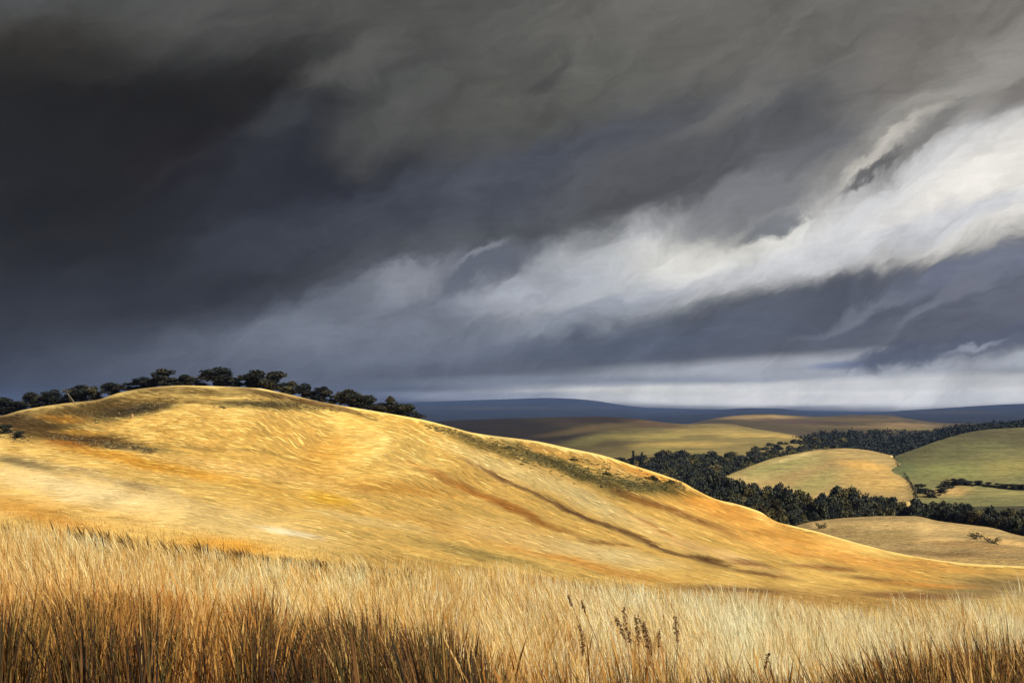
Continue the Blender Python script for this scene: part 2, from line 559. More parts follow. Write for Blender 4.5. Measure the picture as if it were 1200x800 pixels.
def build_hill():
    pxs = np.concatenate([np.linspace(-900, -40, 110)[:-1], np.linspace(-40, 1240, 900), np.linspace(1240, 2100, 110)[1:]])
    nc = len(pxs)
    rows = []
    for Y in np.concatenate([np.linspace(-30, 4, 10), np.linspace(4.5, GY, 26)]): rows.append(np.full(nc, Y))
    for t in np.linspace(0.04, 1, 30): rows.append(GY + (BOTY(pxs) - GY) * t)
    ys = (BOTY(pxs)[:, None], CRESTY(pxs)[:, None])
    # equal steps in the picture row, so that near and far ground are both finely divided
    tt = np.linspace(0, 1, 2500)
    Yf = ys[0] + (ys[1] - ys[0]) * tt[None]
    zf = hill_z(np.repeat(pxs[:, None], 2500, 1), Yf)
    pyf = HOR - zf / Yf * FPX
    M = 300
    mid = np.empty((M, nc))
    for i in range(nc):
        p = np.maximum.accumulate(-pyf[i] + 0.004 * np.arange(2500))
        q = np.linspace(p[0], p[-1], M + 1)[1:]
        mid[:, i] = np.interp(q, p, Yf[i])
    rows += list(mid)
    for d in (1, 2, 4, 7, 11, 16, 24, 34, 46, 60, 80, 110, 160, 230): rows.append(CRESTY(pxs) + d)
    Y = np.array(rows); PX = np.broadcast_to(pxs, Y.shape)
    z = hill_z(PX, Y)
    x = (PX - 600) / FPX * np.maximum(Y, GY)
    v = np.stack([x, Y, z], -1).reshape(-1, 3)
    Ys = np.maximum(Y, GY)
    py = HOR - z / Ys * FPX
    py = np.where(Y > CRESTY(PX), CREST(PX), py)
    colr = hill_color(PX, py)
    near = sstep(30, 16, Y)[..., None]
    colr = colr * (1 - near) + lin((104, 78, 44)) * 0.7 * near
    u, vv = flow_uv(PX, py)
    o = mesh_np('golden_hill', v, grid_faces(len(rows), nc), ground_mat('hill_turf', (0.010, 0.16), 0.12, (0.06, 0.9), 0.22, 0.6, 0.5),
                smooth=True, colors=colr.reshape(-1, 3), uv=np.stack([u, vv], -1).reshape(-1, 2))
    tag(o, 'rolling golden hillside of dry grass with brown streaks and a treed crest', 'hill', kind='structure')


build_hill()


# ------------------------------------------------------------------ valley fields and far hills: each landform its own sheet with a skirt
def patch(name, cols, mat, color_fn, nc=200, nr=60, drop=12, lump=0.0, lump_scale=60, back=True):
    """cols: list of columns, each a list of (px, py, Y) from the near edge to the far edge"""
    nk = len(cols[0])
    s = np.linspace(0, 1, nk); tcol = np.arange(len(cols), dtype=float)
    A = np.array(cols, float)
    qc = np.linspace(0, len(cols) - 1, nc)
    G = np.empty((nk, nc, 3))
    for k in range(nk):
        for d in range(3):
            G[k, :, d] = Curve(list(zip(tcol, A[:, k, d])))(qc)
    qr = np.linspace(0, 1, nr)
    H = np.empty((nr, nc, 3))
    for i in range(nc):
        for d in range(3):
            H[:, i, d] = Curve(list(zip(s, G[:, i, d])))(qr)
    px, py, Y = H[..., 0], H[..., 1], H[..., 2]
    V = P3(px, py, Y)
    edge = np.sin(np.pi * qr)[:, None] ** 0.7
    V[..., 2] += lump * (fbm(V[..., 0] / lump_scale, V[..., 1] / lump_scale, 41) - 0.5) * edge
    colr = color_fn(px, py)
    uv = np.stack([px, py], -1)
    # back slope and skirt
    top = V[-1].copy(); near = V[0].copy(); extra = []
    span = (Y[-1] - Y[0])[:, None]
    ray = top / np.linalg.norm(top, axis=-1, keepdims=True)
    for f, dz in ((0.05, 0.15), (0.15, 1.0), (0.4, 5.0)):
        e = top + ray * span * f; e[:, 2] -= dz * drop / 5
        extra.append(e)
    lo = near.copy(); lo[:, 2] -= drop
    V = np.concatenate([lo[None], V, np.array(extra)], 0)
    colr = np.concatenate([colr[:1], colr, np.repeat(colr[-1:], 3, 0)], 0)
    uv = np.concatenate([uv[:1], uv, np.repeat(uv[-1:], 3, 0)], 0)
    # side skirts
    l = V[:, :1].copy(); l[..., 2] -= drop; r = V[:, -1:].copy(); r[..., 2] -= drop
    V = np.concatenate([l, V, r], 1)
    colr = np.concatenate([colr[:, :1], colr, colr[:, -1:]], 1)
    uv = np.concatenate([uv[:, :1], uv, uv[:, -1:]], 1)
    o = mesh_np(name, V.reshape(-1, 3), grid_faces(V.shape[0], V.shape[1]), mat, smooth=True,
                colors=colr.reshape(-1, 3), uv=uv.reshape(-1, 2))
    return o


FIELD_K = 0.85
field_mat = ground_mat('field_crop', (0.024, 0.36), 0.62, (0.10, 1.0), 0.75, 0.8, 0.8)
moor_mat = ground_mat('moor_turf', (0.016, 0.4), 0.6, (0.06, 1.2), 0.7, 0.4, 1.0)


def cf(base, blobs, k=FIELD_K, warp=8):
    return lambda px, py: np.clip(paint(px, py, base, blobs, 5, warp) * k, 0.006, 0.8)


FLOOR = -40.0
# flat valley floor reaching the horizon
n = 60
gx = np.sinh(np.linspace(-6, 6, n)) * 220; gy = np.concatenate([np.linspace(-400, 1500, 30), np.geomspace(1800, 45000, 20)])
GX, GYY = np.meshgrid(gx, gy)
gz = FLOOR + (fbm(GX / 90, GYY / 90, 8) - 0.5) * 1.0 - np.clip((GYY - 4000) / 40000, 0, 1) * 30
gcol = np.clip(paint(GX / 2, GYY / 4, (70, 66, 44), [(0, 0, 1, 1, 0, (70, 66, 44), 1)], 4) * 0.8 * (0.7 + 0.6 * fbm(GX / 60, GYY / 60, 2))[..., None], 0.01, 0.5)
o = mesh_np('valley_floor', np.stack([GX, GYY, gz], -1).reshape(-1, 3), grid_faces(len(gy), n), ground_mat('valley_turf'),
            smooth=True, colors=gcol.reshape(-1, 3), uv=np.stack([GX * 2, GYY * 2], -1).reshape(-1, 2))
tag(o, 'dark valley floor between the fields reaching away to the horizon', 'ground', kind='structure')

# lower stubble field, right of the golden hill
NF = Curve([(880, 632), (920, 622), (945, 612), (980, 607.5), (1017, 605), (1065, 604), (1092, 609), (1130, 614), (1162, 618), (1180, 624), (1200, 628), (1300, 636), (1500, 640)])
cols = []
for px in (880, 910, 940, 970, 1000, 1035, 1070, 1100, 1130, 1160, 1200, 1260, 1360, 1500):
    t = float(NF(px))
    cols.append([(px, 690, 165), (px, 655, 205), (px, t + 16, 255), (px, t + 4, 288), (px, t, 302)])
tag(patch('stubble_field', cols, field_mat, cf((156, 130, 82), [
    (1060, 618, 130, 10, 2, (196, 162, 102), .9), (985, 622, 45, 10, 5, (150, 124, 74), .8), (960, 615, 26, 7, 8, (206, 170, 108), .8),
    (1040, 628, 50, 9, -10, (150, 126, 74), .7), (1140, 640, 130, 10, 6, (150, 116, 68), .8), (1110, 650, 120, 5, 3, (120, 92, 52), .8),
    (1180, 635, 60, 5, 12, (206, 164, 98), .8), (1100, 632, 60, 4, -2, (206, 168, 104), .6), (1150, 657, 150, 6, 2, (176, 142, 84), .8)]), lump=1.6, lump_scale=40),
    'tan stubble field on a low mound below the valley wood at the right', 'field', kind='structure')

# tan field beyond the wood; its right edge follows the hedge
low = [(848, 560, 470), (870, 572, 455), (900, 582, 445), (940, 590, 440), (980, 592, 436), (1020, 592, 434), (1050, 590, 434), (1076, 587, 436)]
mid = [(852, 558, 510), (880, 556, 530), (905, 556, 545), (940, 555, 550), (978, 555, 555), (1012, 556, 555), (1040, 557, 556), (1066, 559, 558)]
top = [(856, 555, 560), (882, 545, 620), (905, 537, 660), (935, 531, 690), (965, 526.5, 715), (990, 525, 725), (1015, 527, 720), (1045, 533.5, 700)]
tag(patch('tan_field', [[low[i], mid[i], top[i]] for i in range(8)], field_mat, cf((160, 134, 82), [
    (915, 545, 75, 16, -12, (150, 140, 82), .95), (960, 565, 60, 14, -20, (150, 138, 80), .8), (1030, 562, 55, 24, 12, (190, 152, 84), .9),
    (985, 531, 70, 5, 4, (176, 148, 88), .8), (1015, 545, 50, 7, 8, (206, 160, 82), .8), (900, 556, 50, 8, -15, (166, 146, 90), .8),
    (930, 535, 40, 4, -12, (204, 178, 120), .6)]), lump=2.0, lump_scale=70),
    'rounded tan field between the two dark woods, bounded by a hedge on its right', 'field', kind='structure')

GF = Curve([(1030, 543), (1046, 535.5), (1075, 525), (1100, 516), (1130, 507.5), (1150, 503.5), (1175, 502), (1200, 500.5), (1300, 497), (1500, 492)])
cols = []
for px in (1030, 1046, 1062, 1078, 1095, 1115, 1135, 1160, 1185, 1215, 1280, 1380, 1500):
    t = float(GF(px))
    cols.append([(px, 604, 425), (px, 578, 500), (px, 0.5 * (t + 560), 620), (px, t + 6, 790), (px, t, 860)])
tag(patch('green_field', cols, field_mat, cf((118, 112, 68), [
    (1180, 512, 120, 16, 3, (88, 80, 52), .9), (1130, 530, 80, 10, -14, (106, 104, 62), .8), (1110, 555, 70, 16, 0, (134, 134, 76), .8),
    (1185, 548, 60, 16, -8, (152, 138, 76), .7), (1060, 548, 26, 18, 50, (112, 118, 72), .8), (1115, 577, 48, 8, -4, (186, 150, 90), .95),
    (1180, 578, 60, 9, 2, (146, 134, 80), .9), (1110, 562, 24, 4, 0, (130, 110, 62), .7), (1060, 585, 30, 12, 0, (120, 108, 62), .8)], 0.8), lump=3.0, lump_scale=80),
    'olive green field sloping up to the right beyond the hedge', 'field', kind='structure')

FF = Curve([(380, 500), (480, 495), (560, 491.5), (640, 489), (700, 488), (740, 490), (780, 495), (800, 497.5), (828, 495.5), (860, 497.5), (890, 500), (920, 503), (950, 509), (985, 518)])
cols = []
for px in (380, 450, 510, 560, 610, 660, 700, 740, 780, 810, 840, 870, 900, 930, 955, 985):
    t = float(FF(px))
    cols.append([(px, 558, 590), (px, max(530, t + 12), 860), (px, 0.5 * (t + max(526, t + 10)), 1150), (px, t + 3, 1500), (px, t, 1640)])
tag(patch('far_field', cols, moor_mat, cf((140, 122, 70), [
    (560, 500, 330, 60, 2, (48, 40, 31), 1), (560, 502, 230, 26, 5, (30, 25, 23), 1), (700, 491, 150, 13, 4, (50, 39, 30), 1), (620, 506, 140, 15, 8, (40, 33, 27), 1),  # brown moor, its colour darkened further to paint in a cloud shadow
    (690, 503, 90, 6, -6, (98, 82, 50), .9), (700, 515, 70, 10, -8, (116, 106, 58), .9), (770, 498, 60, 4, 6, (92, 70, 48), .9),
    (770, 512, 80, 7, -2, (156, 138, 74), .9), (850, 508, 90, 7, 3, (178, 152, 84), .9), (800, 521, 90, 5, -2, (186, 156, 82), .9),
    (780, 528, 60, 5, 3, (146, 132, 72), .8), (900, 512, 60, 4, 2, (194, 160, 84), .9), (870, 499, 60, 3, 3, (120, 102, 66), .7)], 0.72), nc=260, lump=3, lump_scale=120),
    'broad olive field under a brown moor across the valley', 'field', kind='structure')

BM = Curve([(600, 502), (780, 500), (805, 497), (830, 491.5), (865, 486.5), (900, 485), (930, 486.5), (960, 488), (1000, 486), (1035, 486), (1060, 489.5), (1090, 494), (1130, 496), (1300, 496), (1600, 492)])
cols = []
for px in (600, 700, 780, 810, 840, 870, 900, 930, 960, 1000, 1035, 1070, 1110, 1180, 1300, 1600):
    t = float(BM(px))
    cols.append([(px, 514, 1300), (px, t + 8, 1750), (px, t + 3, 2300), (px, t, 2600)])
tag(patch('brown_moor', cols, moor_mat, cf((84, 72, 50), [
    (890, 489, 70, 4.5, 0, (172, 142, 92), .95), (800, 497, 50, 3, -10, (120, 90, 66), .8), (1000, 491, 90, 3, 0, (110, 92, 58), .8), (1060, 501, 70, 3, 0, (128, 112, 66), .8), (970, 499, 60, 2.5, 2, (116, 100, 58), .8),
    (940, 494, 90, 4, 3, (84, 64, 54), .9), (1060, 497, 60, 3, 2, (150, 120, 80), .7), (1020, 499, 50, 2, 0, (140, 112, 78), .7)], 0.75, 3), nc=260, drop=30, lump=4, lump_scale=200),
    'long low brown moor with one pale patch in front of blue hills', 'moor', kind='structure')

blue_mat = ground_mat('heather_slope', (0.02, 0.5), 0.8, (0.07, 1.4), 0.8, 0.0, 1.0)
BH = Curve([(-900, 474), (0, 472), (300, 474), (420, 473), (490, 471), (560, 468.5), (610, 467), (645, 466), (690, 468.5), (720, 473), (750, 477), (790, 478.5), (830, 479.5), (900, 480), (980, 481.5),
            (1040, 482.5), (1200, 482), (2100, 478)])
BH2 = Curve([(-900, 490), (700, 486), (800, 482), (860, 479), (890, 477.8), (920, 479), (950, 482.5), (985, 485), (1020, 484), (1050, 481.5), (1090, 479), (1130, 476.5), (1170, 474), (1210, 472.5), (1400, 469), (1700, 474), (2100, 480)])
for nm, C, Y0, Y1, lab in (('distant_hills', BH, 6200, 9800, 'long dark blue hill range on the horizon right of the golden hill'),
                           ('distant_hills', BH2, 4800, 7400, 'lower blue hills on the horizon at the far right')):
    cols = []
    for px in list(range(-900, 400, 130)) + list(range(400, 1300, 30)) + list(range(1300, 2101, 100)):
        t = float(C(px))
        cols.append([(px, 495, Y0 * 0.55), (px, 0.45 * t + 0.55 * 491, Y0), (px, t + 2.0, Y1 * 0.95), (px, t, Y1)])
    tag(patch(nm, cols, blue_mat, cf((36, 43, 56), [(600, 478, 200, 3, 0, (70, 66, 58), .6), (1120, 483, 90, 3, 0, (72, 68, 60), .6), (760, 484, 120, 2, 0, (46, 50, 52), .6)], 0.7, 3),
              nc=500, nr=40, drop=80, lump=14, lump_scale=500), lab, 'hills', kind='structure')


# ------------------------------------------------------------------ trees
bark_mat, bnt, bb = new_mat('bark', 0.95, 0.1)
_n = bnt.nodes.new('ShaderNodeTexNoise'); _n.inputs['Scale'].default_value = 6; _n.inputs['Detail'].default_value = 5
_r = bnt.nodes.new('ShaderNodeValToRGB'); _r.color_ramp.elements[0].color = (0.02, 0.015, 0.011, 1); _r.color_ramp.elements[1].color = (0.09, 0.07, 0.05, 1)
bnt.links.new(_n.outputs['Fac'], _r.inputs[0]); bnt.links.new(_r.outputs[0], bb.inputs['Base Color'])
pale_bark, pnt, pb = new_mat('pale_bark', 0.9, 0.1)
_n = pnt.nodes.new('ShaderNodeTexNoise'); _n.inputs['Scale'].default_value = 3; _n.inputs['Detail'].default_value = 5
_r = pnt.nodes.new('ShaderNodeValToRGB'); _r.color_ramp.elements[0].color = (0.10, 0.085, 0.06, 1); _r.color_ramp.elements[1].color = (0.28, 0.25, 0.2, 1)
pnt.links.new(_n.outputs['Fac'], _r.inputs[0]); pnt.links.new(_r.outputs[0], pb.inputs['Base Color'])
leaf_mat = tint_mat('foliage', 0.75, 0.15, 0.12)


def tubes(segs, n=6):
    """segs: list of polylines [(p, r), ...] -> verts, quads"""
    V, F = [], []
    for pl in segs:
        base = len(V)
        pts = [np.array(p, float) for p, r in pl]
        for i, (p, r) in enumerate(pl):
            d = pts[min(i + 1, len(pts) - 1)] - pts[max(i - 1, 0)]
            d /= np.linalg.norm(d) + 1e-9
            a = np.cross(d, (1, 0.3, 0.1)); a /= np.linalg.norm(a); b = np.cross(d, a)
            for k in range(n):
                t = 2 * math.pi * k / n
                V.append(pts[i] + r * (math.cos(t) * a + math.sin(t) * b))
        for i in range(len(pl) - 1):
            for k in range(n):
                F.append((base + i * n + k, base + i * n + (k + 1) % n, base + (i + 1) * n + (k + 1) % n, base + (i + 1) * n + k))
    return np.array(V), np.array(F)


def leaves(centres, size, g, colors, flat=0.0):
    """one bent leaf-spray quad per centre, facing anywhere"""
    n = len(centres)
    a = g.normal(size=(n, 3)); a /= np.linalg.norm(a, axis=1, keepdims=True)
    b = g.normal(size=(n, 3)); b -= (b * a).sum(1, keepdims=True) * a; b /= np.linalg.norm(b, axis=1, keepdims=True)
    s = (size * g.uniform(0.55, 1.35, n))[:, None]
    c = np.asarray(centres)
    v = np.stack([c - a * s * 0.6, c - b * s * 0.38 + a * s * .05, c + a * s * 0.6, c + b * s * 0.38 - a * s * .05], 1).reshape(-1, 3)
    f = np.arange(4 * n).reshape(n, 4)
    return v, f, np.repeat(colors, 4, 0)


def tree_meshes(seed, kind):
    """unit tree, 1 m high with its crown about 1 m wide -> (trunk mesh, crown mesh)"""
    g = np.random.default_rng(seed)
    cs, segs = [], []
    dark, light = np.array((0.018, 0.022, 0.018)), np.array((0.075, 0.074, 0.038))
    if kind in ('bush', 'round'): dark, light = np.array((0.018, 0.020, 0.015)), np.array((0.055, 0.050, 0.028))
    if kind == 'round': dark, light = np.array((0.014, 0.017, 0.014)), np.array((0.052, 0.048, 0.028))
    if kind == 'dull': dark, light = np.array((0.030, 0.029, 0.016)), np.array((0.085, 0.074, 0.032))
    if kind == 'olive': dark, light = np.array((0.045, 0.042, 0.018)), np.array((0.16, 0.13, 0.045))
    if kind == 'conifer': dark, light = np.array((0.012, 0.017, 0.015)), np.array((0.030, 0.036, 0.026))
    if kind == 'conifer':
        segs.append([((0, 0, 0), .03), ((0.01, 0, .5), .018), ((0, 0, .98), .004)])
        pts, cl = [], []
        for lev in np.linspace(0.10, 0.98, 17):
            rad = 0.26 * (1 - lev) ** 0.8 + 0.015
            for k in range(int(5 + 6 * (1 - lev))):
                t = g.uniform(0, 2 * math.pi); rr = rad * g.uniform(.75, 1.2)
                e = np.array((math.cos(t) * rr, math.sin(t) * rr, lev - 0.10 * rr / 0.2))
                segs.append([((0, 0, lev), .006), (tuple(e * .95), .002)])
                m = 12
                q = g.uniform(0.15, 1.05, m)[:, None]
                p = np.array((0, 0, lev)) * (1 - q) + e * q + g.normal(size=(m, 3)) * 0.022
                pts.append(p); c = dark + (light - dark) * g.uniform(0, 1) ** 2
                cl.append(np.repeat(c[None], m, 0) * g.uniform(.7, 1.3, (m, 1)))
        v, f, c = leaves(np.concatenate(pts), 0.055, g, np.concatenate(cl))
    else:
        bush = kind in ('bush', 'round', 'dull')
        zt = 0.10 if bush else 0.26
        nl = {'bush': 17, 'round': 24}.get(kind, 15)
        lobes = []
        for k in range(nl):
            t = 2 * math.pi * (k + g.uniform(-.4, .4)) / nl * 2.6
            rr = g.uniform(0.05, 0.34)
            zz = g.uniform(0.34, 0.86) if not bush else g.uniform(0.12, 0.84)
            rr *= math.sqrt(max(0.15, 1 - ((zz - .5) / .48) ** 2))
            lobes.append((np.array((math.cos(t) * rr, math.sin(t) * rr, zz)), g.uniform(.11, .20)))
        lobes.append((np.array((g.uniform(-.08, .08), g.uniform(-.08, .08), .84)), .14))
        segs.append([((0, 0, -0.04), .036), ((g.uniform(-.02, .02), 0, zt * .6), .027), ((g.uniform(-.03, .03), g.uniform(-.03, .03), .5), .016), ((0, 0, .8), .004)])
        for c, r in lobes:
            st = np.array((0, 0, zt + g.uniform(0, .25)))
            if st[2] > c[2]: st[2] = c[2] * .6
            md = (st + c) / 2 + g.normal(size=3) * .02
            segs.append([(tuple(st), .012), (tuple(md), .008), (tuple(c), .003)])
        pts, cl = [], []
        for c, r in lobes:
            m = int((125 if kind == 'round' else 95) * (r / .16) ** 2)
            d = g.normal(size=(m, 3)); d /= np.linalg.norm(d, axis=1, keepdims=True)
            q = r * g.uniform(0.25, 1.12, m) ** 0.6
            p = c + d * q[:, None] * np.array((1.1, 1.1, .85))
            lc = dark + (light - dark) * g.uniform(0, 1) ** 1.7
            pts.append(p); cl.append(np.repeat(lc[None], m, 0) * g.uniform(.6, 1.45, (m, 1)))
        P_ = np.concatenate(pts)
        P_[:, 2] = np.clip(P_[:, 2], 0.06, None)
        v, f, c = leaves(P_, 0.075, g, np.concatenate(cl))
    tv, tf = tubes(segs, 5)
    tr = mesh_np('trunk', tv, tf, bark_mat, smooth=True, link=False)
    cr = mesh_np('crown', v, f, leaf_mat, colors=c, link=False)
    return tr, cr


VAR = {k: [tree_meshes(100 * i + j, k) for j in range(n_)] for i, (k, n_) in enumerate((('dark', 5), ('olive', 4), ('conifer', 2), ('bush', 5), ('round', 6), ('dull', 2)))}
_vc = 0


def place_tree(kind, name, label, cat, loc, h, w, rot=None, group=None, trunk=None):
    global _vc
    tr, cr = VAR[kind][_vc % len(VAR[kind])]; _vc += 1
    e = bpy.data.objects.new(name, None); col.objects.link(e)
    e.empty_display_size = 0.5
    e.location = loc; e.rotation_euler = (0, 0, random.uniform(0, 6.28) if rot is None else rot)
    e.scale = (w, w, h)
    tag(e, label, cat, group)
    a = bpy.data.objects.new('trunk', tr); b = bpy.data.objects.new('crown', cr)
    for q in (a, b): col.objects.link(q); q.parent = e
    return e


ORD = ['first', 'second', 'third', 'fourth', 'fifth', 'sixth', 'seventh', 'eighth', 'ninth', 'tenth', 'eleventh', 'twelfth', 'thirteenth', 'fourteenth',
       'fifteenth', 'sixteenth', 'seventeenth', 'eighteenth', 'nineteenth', 'twentieth', 'twenty-first', 'twenty-second', 'twenty-third', 'twenty-fourth',
       'twenty-fifth', 'twenty-sixth', 'twenty-seventh', 'twenty-eighth', 'twenty-ninth', 'thirtieth', 'thirty-first', 'thirty-second', 'thirty-third', 'thirty-fourth', 'thirty-fifth', 'thirty-sixth', 'thirty-seventh', 'thirty-eighth']
# (px, top row, base row, width in px, kind, own label)
RIDGE = [
    (4, 464, 486, 34, 'dark', 'dark tree cut off by the left edge of the picture on the ridge'),
    (22, 468, 481, 20, 'bush', None),
    (38, 459, 477, 24, 'dark', None),
    (52, 465, 475, 16, 'bush', None),
    (63, 454.5, 473, 25, 'dark', None),
    (77, 463, 472, 16, 'bush', None),
    (93, 450, 470, 33, 'dark', 'wide dark tree with two pale leaning trunks on the left part of the ridge'),
    (110, 452, 468, 18, 'olive', 'thin brownish olive tree beside the tree with the pale leaning trunks'),
    (131, 447.5, 462, 26, 'dark', None),
    (151, 447, 458, 24, 'bush', None),
    (168, 442.5, 456, 23, 'dark', None),
    (180, 443, 455, 18, 'bush', None),
    (193, 434, 454, 27, 'dark', 'tall dark tree rising highest left of the round tree on the ridge'),
    (207, 443, 453, 18, 'bush', None),
    (218, 440, 453, 20, 'dark', None),
    (234, 445, 453, 18, 'bush', 'low dark bush in the gap left of the big round ridge tree'),
    (257, 429.5, 454, 40, 'dark', 'big round dark tree standing at the top of the golden hill'),
    (276, 441, 454, 18, 'bush', None),
    (299, 435.5, 456, 34, 'dark', 'broad tree right of the big round tree, left half of the wide clump'),
    (318, 437, 459, 32, 'dark', 'broad tree with faint olive leaves, right half of the wide clump on the ridge'),
    (334, 446, 460, 18, 'bush', None),
    (341, 447, 463, 17, 'olive', 'slim olive tree where the ridge starts to fall right of the wide clump'),
    (357, 451.5, 468, 20, 'dark', None),
    (367, 457, 470, 16, 'bush', None),
    (378, 453, 473, 21, 'dark', None),
    (389, 462, 474, 16, 'bush', None),
    (399, 459, 476, 17, 'olive', 'olive tree halfway down the right fall of the ridge'),
    (411, 456, 478, 24, 'dark', None),
    (422, 461, 479, 18, 'bush', None),
    (432, 463, 481, 21, 'dark', None),
    (446, 470, 483, 17, 'bush', None),
    (457, 465.5, 485, 16, 'dark', None),
    (467, 472, 487, 18, 'bush', None),
    (477, 474.5, 489, 20, 'dark', None),
    (488, 484, 491.5, 18, 'bush', 'last low bush at the right end of the ridge treeline'),
]
random.seed(3)
for i, (px, t, b, w, kind, lab) in enumerate(RIDGE):
    Y = float(CRESTY(px)) + 3.0
    z = float(hill_z(px, Y))
    yb = HOR - z / Y * FPX
    h = (max(b, yb) - t) / FPX * Y
    W = w / FPX * Y * (1.3 if kind != 'bush' else 1.9)
    h *= 1.06 * random.uniform(.92, 1.08) if kind != 'bush' else .95
    x = (px - 600) / FPX * Y
    word = 'dark round-crowned tree' if kind == 'dark' else 'low dark bush'
    lab = lab or f'{word}, {ORD[i]} from the left in the ridge treeline'
    place_tree({'dark': 'round', 'olive': 'dull'}.get(kind, kind), 'ridge_tree' if kind != 'bush' else 'ridge_bush', lab, 'tree' if kind != 'bush' else 'bush', (x, Y, z - .1), h, W, group='trees and bushes along the ridge of the golden hill')
    if i == 6:       # two pale leaning trunks
        e = [o for o in col.objects if o.get('label') == lab][0]
        m = tubes([[((-.06, -.40, 0.0), .013), ((-.10, -.45, .25), .011), ((-.14, -.48, .5), .006)],
                   [((.03, -.42, -.02), .015), ((-.04, -.47, .22), .012), ((-.11, -.50, .48), .006)]], 6)
        q = mesh_np('leaning_trunk', *m, pale_bark, parent=e, smooth=True)
        q['label'] = 'pale leaning trunks in front of the dark crown'
        e.rotation_euler = (0, 0, 0.0)


def floor_z(x, y): return FLOOR + float((fbm(np.array([x / 90]), np.array([y / 90]), 8) - 0.5)[0]) * 1.0


def depth_at(py): return FLOOR * FPX / (HOR - py)


WOODS = 'trees of the valley woods'


def wood_tree(px, base, top, w, kind, label, group, cat='tree', name='woodland_tree'):
    Y = depth_at(base)
    h = (base - top) / FPX * Y
    x = (px - 600) / FPX * Y
    place_tree(kind, name, label, cat, (x, Y, floor_z(x, Y) - .2), h, w / FPX * Y, group=group)


random.seed(11)
# two pointed conifers at the left end of the wood, and others among the broadleaves
wood_tree(742, 562, 528, 20, 'conifer', 'pointed dark conifer at the left tip of the valley wood, the left one of two', 'conifers of the valley wood', name='conifer_tree')
wood_tree(752, 566, 530, 19, 'conifer', 'pointed dark conifer at the left tip of the valley wood, the right one of two', 'conifers of the valley wood', name='conifer_tree')
wood_tree(806, 596, 545, 22, 'conifer', 'tall dark conifer in the middle of the left valley wood', 'conifers of the valley wood', name='conifer_tree')
wood_tree(846, 600, 560, 20, 'conifer', 'dark pointed conifer between the two valley woods beside the tan field tip', 'conifers of the valley wood', name='conifer_tree')
# left wood: upper edge falls away to the right into the distance
UP = Curve([(722, 534), (745, 531), (770, 527), (800, 526), (840, 526), (870, 525), (900, 518), (915, 515), (950, 510), (985, 508)])
LO = Curve([(722, 552), (745, 566), (770, 580), (800, 596), (830, 602), (846, 590), (860, 556), (880, 550), (905, 542), (950, 531), (990, 529)])
for px in np.arange(726, 985, 6.6):
    up, lo = float(UP(px)), float(LO(px))
    k = max(3, int(round((lo - up) / 9)))
    for j in range(k):
        q = px + random.uniform(-5, 5)
        fr = (j + random.uniform(.2, .8)) / k
        top = up + (lo - up) * 0.66 * fr + random.uniform(-2, 3)
        base = top + 9 + 20 * max(0.1, min(1, (top - 500) / 60)) * random.uniform(.8, 1.15)
        base = max(base, 529)
        kind = 'olive' if random.random() < .24 else 'dark'
        lab = ('olive leaved tree massed in the left valley wood behind the golden slope' if kind == 'olive'
               else 'dark leaved tree massed in the left valley wood behind the golden slope')
        wood_tree(q, base, top, random.uniform(19, 28) * (0.7 + 0.35 * min(1, (base - 528) / 40)), kind, lab, 'trees of the left valley wood')
for q_, b_, t_ in ((836, 592, 551), (843, 596, 553), (850, 599, 555), (857, 600, 558), (863, 602, 560), (869, 603, 562), (876, 604, 564), (884, 605, 566)):
    wood_tree(q_, b_, t_, 24, 'dark', 'dark leaved tree massed in the left valley wood behind the golden slope', 'trees of the left valley wood')
# right wood, in front of the tan and green fields
UP2 = Curve([(832, 570), (860, 566), (890, 562), (915, 560), (935, 568), (950, 572), (975, 567), (990, 563), (1003, 570), (1020, 577), (1045, 578), (1065, 578), (1090, 582), (1120, 586), (1150, 589), (1180, 592), (1215, 594), (1260, 598)])
LO2 = Curve([(832, 596), (880, 609), (910, 618), (950, 614), (1000, 612), (1060, 610), (1100, 616), (1150, 624), (1200, 632), (1260, 640)])
for px in np.arange(834, 1256, 9.0):
    up, lo = float(UP2(px)), float(LO2(px))
    k = max(2, int(round((lo - up) / 13)))
    for j in range(k):
        q = px + random.uniform(-5, 5)
        fr = (j + random.uniform(.15, .6)) / k
        top = up + (lo - up) * 0.72 * fr + random.uniform(-3, 3)
        base = max(604, min(lo + 5, top + random.uniform(26, 42)))
        kind = 'olive' if random.random() < (.34 if 865 < px < 1000 else .2) else 'dark'
        lab = ('olive leaved tree in the dark wood above the stubble field' if kind == 'olive'
               else 'dark leaved tree in the dark wood above the stubble field')
        wood_tree(q, base, top, random.uniform(18, 30), kind, lab, 'trees of the wood above the stubble field')


def leafy_stuff(name, pts, sizes, label, cat, dark, light, seed, leaf=0.5, per=26, squash=.7, kind='stuff'):
    """a mass of low leafy clumps that reads as one"""
    g = np.random.default_rng(seed)
    P_, C_ = [], []
    for p, s in zip(pts, sizes):
        d = g.normal(size=(per, 3)); d /= np.linalg.norm(d, axis=1, keepdims=True)
        d[:, 2] = np.abs(d[:, 2]) * squash
        P_.append(np.array(p) + d * (s * g.uniform(.2, 1.1, (per, 1)) ** .6))
        c = np.array(dark) + (np.array(light) - np.array(dark)) * g.uniform(0, 1) ** 1.5
        C_.append(np.repeat(c[None], per, 0) * g.uniform(.6, 1.4, (per, 1)))
    v, f, c = leaves(np.concatenate(P_), leaf, g, np.concatenate(C_))
    o = mesh_np(name, v, f, leaf_mat, colors=c)
    return tag(o, label, cat, kind=kind)


